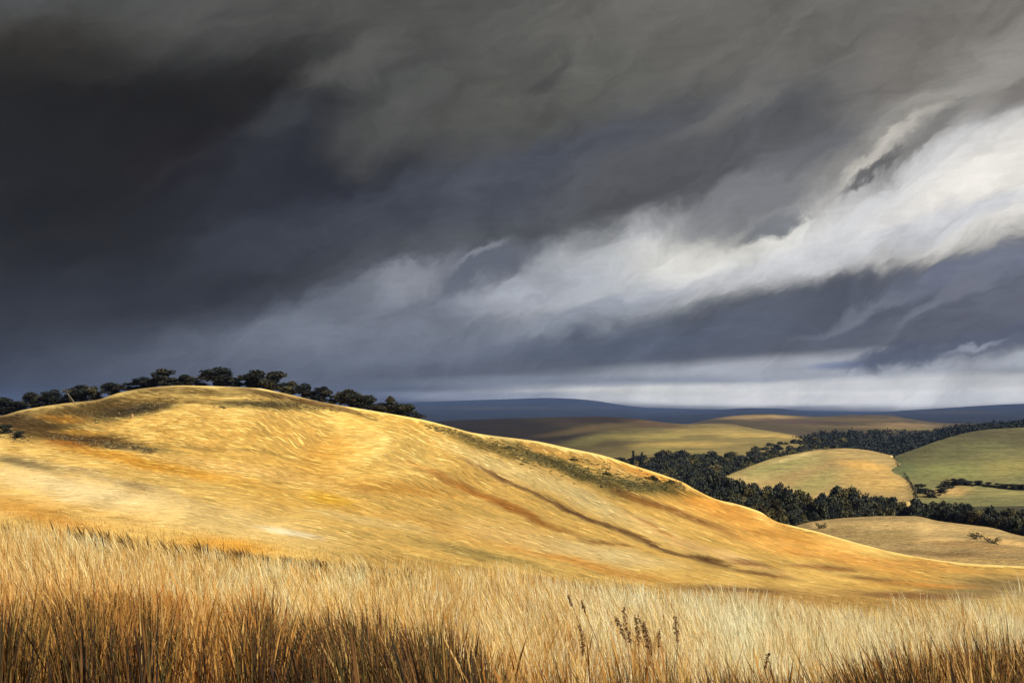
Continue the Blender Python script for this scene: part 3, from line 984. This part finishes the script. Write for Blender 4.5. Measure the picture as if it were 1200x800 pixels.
# far wood on the rise behind the green field
g = np.random.default_rng(5)
FWU = Curve([(900, 519), (925, 512), (947, 505), (972, 500.5), (1000, 502), (1022, 499.5), (1060, 501), (1090, 501), (1110, 497), (1155, 494), (1200, 490), (1400, 486)])
FWL = Curve([(900, 540), (930, 534), (960, 530), (1000, 530), (1046, 534), (1062, 530), (1080, 522), (1105, 514), (1142, 504.5), (1175, 502), (1200, 499), (1400, 495)])
cols = []
for px in range(890, 1420, 25):
    u, l = float(FWU(px)) + 7, float(FWL(px)) + 6
    cols.append([(px, l + 4, 860), (px, l, 900), (px, 0.5 * (u + l), 1080), (px, min(u, l - 1.5), 1260)])
tag(patch('wooded_rise', cols, moor_mat, cf((52, 50, 36), []), drop=25), 'dark ground of the low rise under the far wood', 'hill', kind='structure')
pts, szs = [], []
for k in range(950):
    px = g.uniform(895, 1400 if g.random() < .3 else 1225); f = g.uniform(0, 1)
    u, l = float(FWU(px)) + 8, float(FWL(px)) + 5
    py = l + (u - l) * f
    Y = 890 + 380 * f
    s = g.uniform(3.2, 5.6)
    p = P3(px, py, Y); p[2] += 1.5
    pts.append(p); szs.append(s)
leafy_stuff('far_wood', pts, szs, 'far dark blue-green wood on the rise between the moor and the green field', 'wood', (0.014, 0.019, 0.018), (0.035, 0.04, 0.026), 9, leaf=1.9, per=34, squash=1.25)


# ------------------------------------------------------------------ hedges and scrub
def green_pt(px, py, lo_=None):
    """a point on the green field's sheet (same columns as above)"""
    t = float(GF(px))
    rows_ = [(604, 425), (578, 500), (0.5 * (t + 560), 620), (t + 6, 790), (t, 860)]
    a = [r[0] for r in rows_][::-1]; b = [r[1] for r in rows_][::-1]
    return P3(px, py, float(np.interp(py, a, b)))


# hedge between the tan field and the green field
pts, szs = [], []
for t in np.linspace(0, 1, 60):
    px = np.interp(t, [0, .3, .6, .85, 1], [1046, 1053, 1063, 1071, 1073]) + g.uniform(-.4, .4)
    py = np.interp(t, [0, .3, .6, .85, 1], [534, 547, 560, 572, 582])
    Y = np.interp(t, [0, 1], [698, 440])
    pts.append(P3(px, py + 1, Y)); szs.append(g.uniform(.7, 1.3))
leafy_stuff('hedge', pts, szs, 'thin dark hedge dividing the tan field from the green field', 'hedge', (0.03, 0.03, 0.018), (0.08, 0.07, 0.035), 13, leaf=.55, per=22, squash=1.2, kind='thing')
del bpy.data.objects['hedge']['kind']

random.seed(21)
# bushes along the strip at the foot of the green field
HB = [(1108, 570, 12), (1116, 567, 12), (1125, 566, 11), (1134, 567, 9), (1148, 567, 9), (1158, 568, 8), (1168, 569, 8), (1178, 570, 8), (1188, 571, 9), (1198, 571.5, 9), (1076, 575, 14), (1092, 580, 12), (1104, 575, 10)]
for i, (px, py, w) in enumerate(HB):
    p = green_pt(px, py + 3); s = w / FPX * p[1]
    lab = {0: 'round dark bush at the left end of the short hedge row under the green field', 10: 'dark bush at the foot of the thin hedge between tan and green fields',
           11: 'dark bush between the thin hedge and the short hedge row', 12: 'small dark bush just left of the short hedge row'}.get(i, f'dark hedge bush, {ORD[i]} from the left in the short row under the green field')
    place_tree('bush', 'hedge_bush', lab, 'bush', tuple(p), s * .85, s * 2.1, group='hedge bushes at the foot of the green field')


def on_hill(px, py):
    """point of the golden hill seen at (px, py)"""
    Y = np.linspace(float(BOTY(px)), float(CRESTY(px)), 700)
    p = HOR - hill_z(np.full(700, float(px)), Y) / Y * FPX
    i = int(np.argmin(np.abs(p - py)))
    return np.array(((px - 600) / FPX * Y[i], Y[i], float(hill_z(px, Y[i]))))


def scatter(poly, n_, spread, g):
    """points along a polyline in the picture, dropped on the hill"""
    poly = np.array(poly, float)
    d = np.concatenate([[0], np.cumsum(np.hypot(*np.diff(poly, axis=0).T))])
    out = []
    for s in g.uniform(0, d[-1], n_):
        px = np.interp(s, d, poly[:, 0]); py = np.interp(s, d, poly[:, 1])
        sp = np.interp(s, d, spread)
        out.append((px + g.normal() * 3, py + g.normal() * sp))
    return out


g = np.random.default_rng(17)
# olive scrub strip down the right shoulder of the hill
pp = scatter([(500, 499), (545, 511), (590, 524), (640, 541), (690, 556), (735, 566), (770, 567), (800, 570)], 900, [1.5, 1.8, 2.6, 4.5, 5.5, 5, 5, 2], g)
pp += scatter([(664, 535), (690, 541), (715, 549)], 50, [2, 2, 2], g)
pts = [on_hill(a, max(b, float(CREST(a)) + 1.5)) for a, b in pp]
leafy_stuff('hillside_scrub', pts, g.uniform(.15, .55, len(pts)), 'strip of olive green scrub running down the right shoulder of the golden hill', 'scrub',
            (0.075, 0.064, 0.024), (0.18, 0.145, 0.055), 23, leaf=.20, per=30, squash=.35)
# dark bracken below the ridge trees
pp = scatter([(85, 486), (120, 482), (160, 480), (205, 468)], 170, [4, 4.5, 4, 2], g) + scatter([(55, 511), (90, 516), (150, 524), (180, 528)], 120, [3, 3, 2.5, 1.5], g) \
    + scatter([(255, 478), (300, 472), (345, 473), (395, 482)], 120, [1.5, 3, 1.5, 1], g) + scatter([(0, 505), (14, 509), (30, 516)], 70, [4, 4, 2], g)
pts = [on_hill(a, max(b, float(CREST(a)) + 1.5)) for a, b in pp]
leafy_stuff('bracken', pts, g.uniform(.2, .6, len(pts)), 'patches of dark brown bracken on the golden hill below the ridge trees', 'bracken',
            (0.07, 0.05, 0.025), (0.24, 0.17, 0.07), 29, leaf=.26, per=14, squash=.35)

random.seed(33)
SB = [(6, 508, 18, 'dark green bush at the left edge under the ridge'), (22, 513, 14, 'small dark bush right of the bush at the left edge under the ridge'),
      (672, 540, 11, 'olive bush standing alone on the pale slope above the scrub strip'), (712, 557, 12, 'olive bush on the upper side of the scrub strip'),
      (765, 563, 15, 'olive bush at the lower right end of the scrub strip'), (785, 567, 13, 'last olive bush where the scrub strip meets the valley wood'),
      (597, 526, 10, 'small olive bush midway along the scrub strip')]
for px, py, w, lab in SB:
    p = on_hill(px, py); s = w / FPX * p[1]
    place_tree('bush' if px < 100 else 'olive', 'hillside_bush', lab, 'bush', tuple(p - np.array((0, 0, .15 if px < 100 else .5))), s * .7, s * 1.3, group='bushes on the golden hill')

# ------------------------------------------------------------------ grass
straw_mat = tint_mat('dry_grass', 0.75, 0.12, 0.5)
for nd in straw_mat.node_tree.nodes:
    if nd.type == 'MATH': nd.inputs[1].default_value = 0; nd.inputs[2].default_value = 1


def blades(base, h, w, lean, color, g, nseg=4, head=0.0, curve=1.6):
    """tapered, bent grass blades; head > 0 swells the tip into a seed head"""
    n = len(base); t = np.linspace(0, 1, nseg + 1)
    fa = g.uniform(-0.9, 0.9, n)
    side = np.stack([np.cos(fa), np.sin(fa), 0 * fa], -1)
    prof = (1 - t) ** 0.7 * 0.85 + 0.15
    if nseg >= 4 and np.any(head > 0):
        prof_h = np.interp(t, [0, .55, .68, .8, .92, 1], [.55, .4, .45, 1.5, 1.1, .15])
    else: prof_h = prof
    hd = np.broadcast_to(np.asarray(head, float), (n,))[:, None]
    pr = prof[None] * (1 - hd) + prof_h[None] * hd
    c = base[:, None] + np.zeros((n, nseg + 1, 3))
    c[..., 2] += h[:, None] * t * (1 - 0.12 * t * t)
    c[..., 0] += lean[:, None, 0] * t ** curve * h[:, None]
    c[..., 1] += lean[:, None, 1] * t ** curve * h[:, None]
    off = side[:, None] * (w[:, None] * pr)[..., None] * 0.5
    V = np.stack([c - off, c + off], 2).reshape(n, -1, 3)
    i = np.arange(nseg)
    f = np.stack([2 * i, 2 * i + 1, 2 * i + 3, 2 * i + 2], -1)
    F = (np.arange(n)[:, None, None] * 2 * (nseg + 1) + f[None]).reshape(-1, 4)
    C = np.repeat(color, 2 * (nseg + 1), 0)
    return V.reshape(-1, 3), F, C


# short dry grass combed along the slope, in the colours of the ground it grows from


def hill_hit(px, py):
    """vectorised: the point of the hill's face seen at (px, py)"""
    lo_, hi_ = np.full_like(px, 15.0), CRESTY(px)
    for _ in range(17):
        m_ = (lo_ + hi_) / 2
        up = HOR - hill_z(px, m_) / m_ * FPX > py
        lo_ = np.where(up, m_, lo_); hi_ = np.where(up, hi_, m_)
    Y = (lo_ + hi_) / 2
    return np.stack([(px - 600) / FPX * Y, Y, hill_z(px, Y)], -1)


def combed(n, len_px, name, label, seed, contrast):
    g = np.random.default_rng(seed)
    px = np.where(g.uniform(0, 1, n) < .76, g.uniform(-70, 1270, n), np.where(g.uniform(0, 1, n) < .6, g.uniform(-560, -70, n), g.uniform(1270, 1600, n)))
    py = CREST(px) + 2.0 + (BOT(px) + 42 - CREST(px)) * g.uniform(0, 1, n)
    L_ = len_px * g.uniform(.5, 1.5, n) * (0.55 + 0.45 * sstep(480, 620, py))
    K = 4
    X, Yp = px.copy(), py.copy(); pts = []
    for k in range(K):
        q = hill_hit(X, np.maximum(Yp, CREST(X) + .8))
        pts.append(q)
        e = 1.5
        vx = (flow_uv(X + e, Yp)[1] - flow_uv(X - e, Yp)[1]); vy = (flow_uv(X, Yp + e)[1] - flow_uv(X, Yp - e)[1])
        nn = np.hypot(vx, vy) + 1e-6
        sgn = np.sign(vy + 1e-9)
        X = X + vy / nn * sgn * L_ / (K - 1); Yp = Yp - vx / nn * sgn * L_ / (K - 1)
    C0 = np.stack(pts, 1)                                        # n, K, 3
    px1 = C0[:, 0, 1] / 1100                                     # metres per pixel there
    hgt = np.clip(px1 * g.uniform(.2, .7, n), .02, .2)
    rise = np.array([.3, .9, 1.0, .5])
    w = px1 * g.uniform(.7, 1.7, n)
    prof = np.array([.5, 1, .8, .1])
    C0[..., 2] += hgt[:, None] * rise[None]
    tg = np.gradient(C0, axis=1); tg /= np.linalg.norm(tg, axis=2, keepdims=True) + 1e-9
    sh = np.cross(tg, np.array((0, 0, 1.0)))
    sh *= np.where(sh[..., 1:2] < 0, -1.0, 1.0)
    sh[..., 2] = 0; sh /= np.linalg.norm(sh, axis=2, keepdims=True) + 1e-9
    up_ = sh * .9 + np.array((0, 0, .30))
    up_ = up_ * (w[:, None] * prof)[..., None] * .5
    V = np.stack([C0 - up_, C0 + up_], 2).reshape(n, -1, 3)
    i = np.arange(K - 1)
    f = np.stack([2 * i, 2 * i + 1, 2 * i + 3, 2 * i + 2], -1)
    F_ = (np.arange(n)[:, None, None] * 2 * K + f[None]).reshape(-1, 4)
    c = hill_color(px, py, .9) * np.clip(1 + g.normal(0, contrast, (n, 1)), .55, 1.12)
    return tag(mesh_np(name, V.reshape(-1, 3), F_, straw_mat, colors=np.clip(c, .01, .85).repeat(2 * K, 0)), label, 'grass', kind='stuff')


combed(92000, 20, 'hill_grass', 'short dry golden grass combed along the hillside', 41, .10)

# tall meadow grass in the foreground
g = np.random.default_rng(43)
TOPS = Curve([(-200, 606), (0, 616), (60, 618), (130, 636), (200, 648), (300, 664), (350, 668), (400, 675), (500, 682), (600, 688), (700, 706), (800, 719), (900, 731), (1000, 736), (1100, 733), (1200, 730), (1400, 728)])


def meadow(n, y0, y1, hscale, hvar, colors, wts, w0, w1, head, lean=(.10, .16), name='tall_grass', label='', ymin=None, pxr=(-220, 1420), mask=None, clump=None, cat='grass', curve=1.6, rows=None):
    px = g.uniform(*pxr, n); Y = g.uniform(y0, y1, n)
    if mask is not None:
        k = mask(px, Y) > g.uniform(0, 1, n); px, Y = px[k], Y[k]
    n = len(px)
    x = (px - 600) / FPX * Y
    z = hill_z(600 + x * FPX / np.maximum(Y, GY), Y) - .02
    # the meadow's grass grows to one ragged level; the level follows the fall of the ground
    lvl = (HOR - TOPS(px)) / FPX * 12.0
    gz = meadow_z(x)
    hh = np.clip((lvl - gz), 0.45, 1.5) * hscale
    hh = hh * (1 + (fbm(x * 1.3, Y * .9, 71, 4, .65) - .5) * .75) * g.uniform(1 - hvar, 1 + hvar * .35, n)
    if rows is not None:
        hh = ((HOR - rows(px) - 90 * (fbm(px / 17, Y * .3, 87, 3) - .62) * -1 - g.normal(0, 14, n)) / FPX * Y - z) * hscale
        hh = np.clip(hh, .12, 1.9)
    cl = np.array([lin(c) for c in colors])
    if clump:
        q = np.clip(fbm(x * clump * 2.2, Y * clump * .5, 77, 3) * 2.0 - .5 + g.normal(0, .14, n), 0, .999)
        cw = np.cumsum(np.array(wts) / np.sum(wts)); idx = np.searchsorted(cw, q)
    else:
        idx = g.choice(len(colors), n, p=np.array(wts) / np.sum(wts))
    c = cl[np.clip(idx, 0, len(cl) - 1)] * g.uniform(.82, 1.12, (n, 1)) * 0.97
    ln = np.stack([g.normal(lean[0], lean[1], n) + (fbm(x * 1.5, Y * 1.1, 79, 3) - .5) * .55, g.normal(0, .12, n)], -1)
    V, F, C = blades(np.stack([x, Y, z], -1), hh, g.uniform(w0, w1, n), ln, np.clip(c, .005, .85), g, 5, (g.uniform(0, 1, n) < head).astype(float), curve)
    return tag(mesh_np(name, V, F, straw_mat, colors=C), label, cat, kind='stuff')


straw = [(246, 226, 172), (236, 204, 136), (216, 170, 92), (242, 214, 148), (192, 140, 66)]
cream = [(250, 236, 200), (244, 226, 180), (234, 212, 162), (248, 232, 190), (216, 182, 120)]
rightness = lambda p: sstep(420, 900, p)
meadow(85000, 9.2, 14.8, 1.0, .42, straw, (3, 3, 2, 3, 1), .0025, .0065, .5, label='tall pale straw grass with seed heads filling the foreground meadow',
       clump=.9, lean=(-.13, .10), mask=lambda p, Y: 1 - .7 * rightness(p))
meadow(90000, 9.0, 14.8, 1.0, .42, cream, (3, 3, 2, 3, .5), .002, .0055, .6, name='cream_grass', label='very pale cream feathery grass at the right of the foreground meadow',
       clump=.9, lean=(-.05, .12), mask=lambda p, Y: .08 + .92 * rightness(p))
meadow(9000, 7.6, 10.2, .93, .3, straw, (2, 3, 3, 3, 2), .004, .009, .3, name='near_straw', label='nearer ochre straw stalks standing before the pale meadow grass', clump=1.2, lean=(-.10, .10), mask=lambda p, Y: .25 + .75 * sstep(380, 620, p))
# darker brown, olive and rust stems low in the front
dm = Curve([(-300, 1), (330, 1), (430, .8), (520, .8), (600, .25), (700, .16), (860, .3), (980, .3), (1060, .75), (1400, .9)])
dtop = Curve([(-300, 690), (60, 686), (200, 694), (330, 706), (480, 722), (560, 736), (600, 762), (700, 772), (860, 766), (1000, 772), (1060, 748), (1120, 738), (1400, 740)])
for nm, lab, cols_, n_, hs, sd_ in (
        ('dead_stems', 'dark brown dead stems under the pale grass along the bottom of the picture', [(88, 64, 42), (62, 48, 37), (122, 86, 50), (50, 44, 36), (150, 106, 60)], 17000, 1.0, 1),
        ('olive_stems', 'dull olive stems mixed with the dark ones along the bottom left', [(116, 98, 50), (88, 78, 46), (146, 118, 60)], 7000, 1.0, 2)):
    meadow(n_, 6.2, 8.6, hs, .45, cols_, [1] * len(cols_), .006, .015, .05, name=nm, label=lab, mask=lambda p, Y: dm(p) * (.10 + .9 * sstep(.40, .55, fbm(p / 34 + sd_ * 0, Y * .5, 95, 3))), clump=1.6, lean=(-.10, .09), curve=1.2, rows=dtop)
meadow(17000, 6.6, 10.0, .95, .40, [(208, 156, 80), (188, 128, 60), (226, 182, 108), (150, 102, 54)], (2, 1.5, 2.5, 1), .004, .014, .2,
       name='rust_grass', label='orange and rust coloured grass blades among the straw at the left foreground',
       mask=lambda p, Y: np.maximum(.15 + .85 * sstep(560, 160, p), .12 + .8 * sstep(1020, 1100, p)), clump=1.0, lean=(-.10, .10),
       rows=Curve([(-300, 664), (60, 660), (200, 672), (330, 690), (480, 708), (600, 724), (800, 740), (1000, 750), (1080, 732), (1400, 728)]))


def edge_tufts():
    """dark sedge standing along the far rim of the meadow"""
    g = np.random.default_rng(51)
    spots = [(20, 622, 12, 60), (75, 620, 20, 190), (115, 628, 18, 190), (150, 634, 20, 150), (215, 640, 26, 330), (245, 645, 22, 330), (290, 655, 24, 420), (315, 660, 14, 260),
             (345, 664, 16, 120), (385, 668, 20, 230), (440, 676, 22, 140), (480, 682, 20, 120)]
    PX, TP = [], []
    for px, py, sx, m in spots:
        PX.append(px + g.normal(0, sx * .6, m)); TP.append(py + g.normal(0, 5, m) + 0.12 * (PX[-1] - px) - 12)
    PX = np.concatenate(PX); TP = np.concatenate(TP)
    k_ = fbm(PX / 11, PX * 0 + 3, 66, 3) + g.normal(0, .10, len(PX)) > .52
    PX, TP = PX[k_], TP[k_]; n = len(PX)
    Y = g.uniform(14.9, 16.5, n); x = (PX - 600) / FPX * Y
    z = hill_z(PX, Y) - .02
    h = np.clip((HOR - TP) / FPX * Y - z, .5, 2.2)
    cl = np.array([lin(c) for c in [(96, 74, 42), (124, 94, 50), (160, 118, 60), (70, 58, 40), (180, 136, 72)]])
    c = cl[g.integers(0, 5, n)] * g.uniform(.7, 1.2, (n, 1)) * .85
    V, F, C = blades(np.stack([x, Y, z], -1), h, g.uniform(.010, .022, n), np.stack([g.normal(-.22, .10, n), g.normal(0, .1, n)], -1), c, g, 5, (g.uniform(0, 1, n) < .3).astype(float), 2.4)
    tag(mesh_np('sedge', V, F, straw_mat, colors=C), 'dark brown sedge tufts along the far rim of the meadow at the left', 'grass', kind='stuff')


edge_tufts()

g = np.random.default_rng(57)
n = 26000
px = g.uniform(-80, 1280, n)
py = BOT(px) + 8 - 46 * g.uniform(0, 1, n) ** 1.8
b_ = hill_hit(px, py)
fade = np.clip((BOT(px) + 8 - py) / 46, 0, 1)
h_ = b_[:, 1] / 1100 * (11 - 8.5 * fade) * g.uniform(.5, 1.25, n)
c_ = hill_color(px, py, .9) * (.6 + .4 * fade[:, None]) + np.array(lin((238, 212, 150))) * .75 * (.4 * (1 - fade[:, None]))
V, F, C = blades(b_ - np.array((0, 0, .03)), h_, b_[:, 1] / 1100 * g.uniform(.5, 1.0, n), np.stack([g.normal(-.15, .25, n), g.normal(0, .1, n)], -1),
                 np.clip(c_ * g.uniform(.85, 1.1, (n, 1)), .01, .8), g, 3)
tag(mesh_np('slope_grass', V, F, straw_mat, colors=C), 'shorter golden grass thinning out up the foot of the hill', 'grass', kind='stuff')

# dead dock weeds with brown seed heads
weed_mat, wnt, wb = new_mat('dead_weed', .9, .1)
_n = wnt.nodes.new('ShaderNodeTexNoise'); _n.inputs['Scale'].default_value = 40
_r = wnt.nodes.new('ShaderNodeValToRGB'); _r.color_ramp.elements[0].color = (0.08, 0.045, 0.02, 1); _r.color_ramp.elements[1].color = (0.32, 0.19, 0.085, 1)
wnt.links.new(_n.outputs['Fac'], _r.inputs[0]); wnt.links.new(_r.outputs[0], wb.inputs['Base Color'])


def weed(px, top, head_len, lean, label, Y=7.9, fat=1.0):
    g = np.random.default_rng(int(px * 7 + top))
    x = (px - 600) / FPX * Y
    z = float(hill_z(600 + x * FPX / GY, Y))
    h = (HOR - top) / FPX * Y - z
    e = bpy.data.objects.new('dock_weed', None); col.objects.link(e); e.location = (x, Y, z)
    tag(e, label, 'weed', 'dead weeds in the meadow grass')
    at = lambda t: np.array((1.5 * lean * h * (t ** 2.2 - 1) + .018 * math.sin(9 * t + px), 0.03 * math.sin(3 * t), h * t))
    segs = [[(tuple(at(t)), .006 * (1.1 - .7 * t)) for t in np.linspace(0, 1, 8)]]
    mesh_np('stem', *tubes(segs, 5), weed_mat, parent=e, smooth=True)
    hl = head_len / FPX * Y
    pts = []
    for k in range(int(170 * fat)):
        t = 1 - g.uniform(0, 1) ** .9 * hl / h
        r = .019 * fat * (0.4 + 0.6 * math.sin(math.pi * min(1, (1 - t) * h / hl * .85 + .1)))
        a = g.uniform(0, 6.28)
        cl_ = 0.7 + 0.5 * math.sin(t * 90)
        pts.append(at(t) + np.array((math.cos(a) * r * cl_, math.sin(a) * r * cl_, g.normal() * .01)))
    v, f, c = leaves(np.array(pts), .017, g, np.ones((len(pts), 3)))
    mesh_np('seed_head', v, f, weed_mat, parent=e)


for px, top, hl, ln, lab in [
        (724, 723, 26, -.10, 'thin dead weed just left of the tallest brown weed in the meadow'),
        (732, 711, 44, -.06, 'tallest dead weed with a long dark brown seed head in the meadow'),
        (741, 719, 40, -.08, 'dead weed with a dark brown seed head directly right of the tallest weed'),
        (749, 722, 42, -.12, 'leaning dead weed with a bent dark seed head, middle of the brown weed clump'),
        (757, 728, 38, -.05, 'dead weed with a thick brown seed head at the right end of the weed clump'),
        (774, 738, 20, .05, 'small pale brown dead weed between the weed clump and the lone thin weed'),
        (793, 722, 30, .01, 'lone thin upright dead weed right of the brown weed clump'),
        (668, 697, 12, -.10, 'slender dead weed with a tiny seed head at the top edge of the meadow grass'),
        (682, 703, 14, -.14, 'slender bent dead weed right of the one at the top edge of the meadow grass'),
        (679, 732, 34, -.03, 'reddish brown dead weed standing alone left of the weed clump'),
        (902, 764, 20, .04, 'short dark dead weed with a bent tip at the bottom right of the meadow')]:
    weed(px, top, hl, ln, lab, Y=9.3 if top > 705 else 10.2, fat=.6 if hl < 22 else 1.0)

# ------------------------------------------------------------------ small things in the fields
stone_mat, snt, sb_ = new_mat('weathered_stone', .95, .1)
_n = snt.nodes.new('ShaderNodeTexNoise'); _n.inputs['Scale'].default_value = 3; _n.inputs['Detail'].default_value = 6
_r = snt.nodes.new('ShaderNodeValToRGB'); _r.color_ramp.elements[0].color = (0.20, 0.12, 0.05, 1); _r.color_ramp.elements[1].color = (0.36, 0.22, 0.09, 1)
snt.links.new(_n.outputs['Fac'], _r.inputs[0]); snt.links.new(_r.outputs[0], sb_.inputs['Base Color'])


def lump(name, label, cat, loc, sx, sy, sz, mat, seed, taper=.35):
    nu, nv = 20, 12
    u = np.linspace(0, 2 * math.pi, nu, endpoint=False); v = np.linspace(-.2, 1, nv)
    U, Vv = np.meshgrid(u, v)
    r = (1 - taper * np.clip(Vv, 0, 1)) * np.sqrt(np.clip(1 - np.clip(Vv, 0, 1) ** 4, 0.001, 1)) * (0.8 + .45 * fbm(U * 1.3 + 3, Vv * 3, seed))
    V = np.stack([np.cos(U) * r * sx / 2, np.sin(U) * r * sy / 2, Vv * sz], -1).reshape(-1, 3)
    i = np.arange(nu * nv).reshape(nv, nu)
    F = np.stack([i[:-1].ravel(), np.roll(i, -1, 1)[:-1].ravel(), np.roll(i, -1, 1)[1:].ravel(), i[1:].ravel()], -1)
    o = mesh_np(name, V, F, mat, smooth=True); o.location = loc
    return tag(o, label, cat)


p = on_hill(155, 490); lump('standing_stone', 'small pale ochre standing stone on the dark bracken under the ridge trees', 'stone', tuple(p), .62, .5, .85, stone_mat, 3)
straw_heap, hnt, hb_ = new_mat('straw_heap', .95, .05)
_n = hnt.nodes.new('ShaderNodeTexNoise'); _n.inputs['Scale'].default_value = 5; _n.inputs['Detail'].default_value = 6
_r = hnt.nodes.new('ShaderNodeValToRGB'); _r.color_ramp.elements[0].color = (0.35, 0.24, 0.08, 1); _r.color_ramp.elements[1].color = (0.75, 0.56, 0.22, 1)
hnt.links.new(_n.outputs['Fac'], _r.inputs[0]); hnt.links.new(_r.outputs[0], hb_.inputs['Base Color'])
p = P3(1044.0, 536.5, 690.0); lump('straw_heap', 'small bright yellow straw heap at the top corner of the tan field', 'straw heap', tuple(p), 3.6, 2.6, 1.8, straw_heap, 5, .5)


def twig_shrub(px, py, wpx, hpx, Y, label, seed):
    g = np.random.default_rng(seed)
    e = bpy.data.objects.new('twiggy_shrub', None); col.objects.link(e)
    p = P3(px, py, Y); e.location = tuple(p)
    tag(e, label, 'shrub', 'half bare shrubs on the stubble field')
    W, H = wpx / FPX * Y, hpx / FPX * Y
    segs, tips = [], []
    for k in range(26):
        a = g.uniform(0, 6.28); r = W * .5 * g.uniform(.3, 1); hh = H * g.uniform(.5, 1.05)
        m = np.array((math.cos(a) * r * .45, math.sin(a) * r * .3, hh * .6)); t = np.array((math.cos(a) * r, math.sin(a) * r * .6, hh))
        segs.append([((g.normal() * W * .12, g.normal() * .2, -.1), .05), (tuple(m), .035), (tuple(t), .012)])
        for q in range(9): tips.append(m + (t - m) * g.uniform(.2, 1.1) + g.normal(size=3) * .16)
    mesh_np('twigs', *tubes(segs, 4), pale_bark if seed % 2 else bark_mat, parent=e)
    cc = np.array((.05, .045, .022)) + g.uniform(0, 1, (len(tips), 1)) * np.array((.12, .10, .05))
    v, f, c = leaves(np.array(tips), .30, g, cc)
    mesh_np('leaves', v, f, leaf_mat, parent=e, colors=c)


twig_shrub(1143, 633, 20, 9, 252, 'pale twiggy shrub on the stubble field at the far right, left of the darker one', 3)
twig_shrub(1163, 637, 26, 8, 246, 'darker low twiggy shrub at the right end of the stubble field', 4)
twig_shrub(962, 622, 18, 9, 268, 'dull twiggy shrub at the left tip of the stubble field below the wood', 6)

# ------------------------------------------------------------------ haze
def build_haze():
    me = bpy.data.meshes.new('haze')
    x0, x1, y0, y1, z0, z1 = -16000, 16000, -900, 10400, -76, 128
    vs = [(x, y, z) for z in (z0, z1) for y in (y0, y1) for x in (x0, x1)]
    me.from_pydata(vs, [], [(0, 2, 3, 1), (4, 5, 7, 6), (0, 1, 5, 4), (1, 3, 7, 5), (3, 2, 6, 7), (2, 0, 4, 6)])
    o = bpy.data.objects.new('haze', me); col.objects.link(o)
    m = bpy.data.materials.new('haze'); m.use_nodes = True
    nt = m.node_tree; nt.nodes.clear()
    out = nt.nodes.new('ShaderNodeOutputMaterial'); v = nt.nodes.new('ShaderNodeVolumePrincipled')
    v.inputs['Color'].default_value = (0.22, 0.34, 0.70, 1)
    v.inputs['Density'].default_value = 0.36 / 9000
    v.inputs['Anisotropy'].default_value = 0
    nt.links.new(v.outputs[0], out.inputs['Volume'])
    me.materials.append(m)
    tag(o, 'thin blue haze over the far hills', 'haze', kind='stuff')


build_haze()
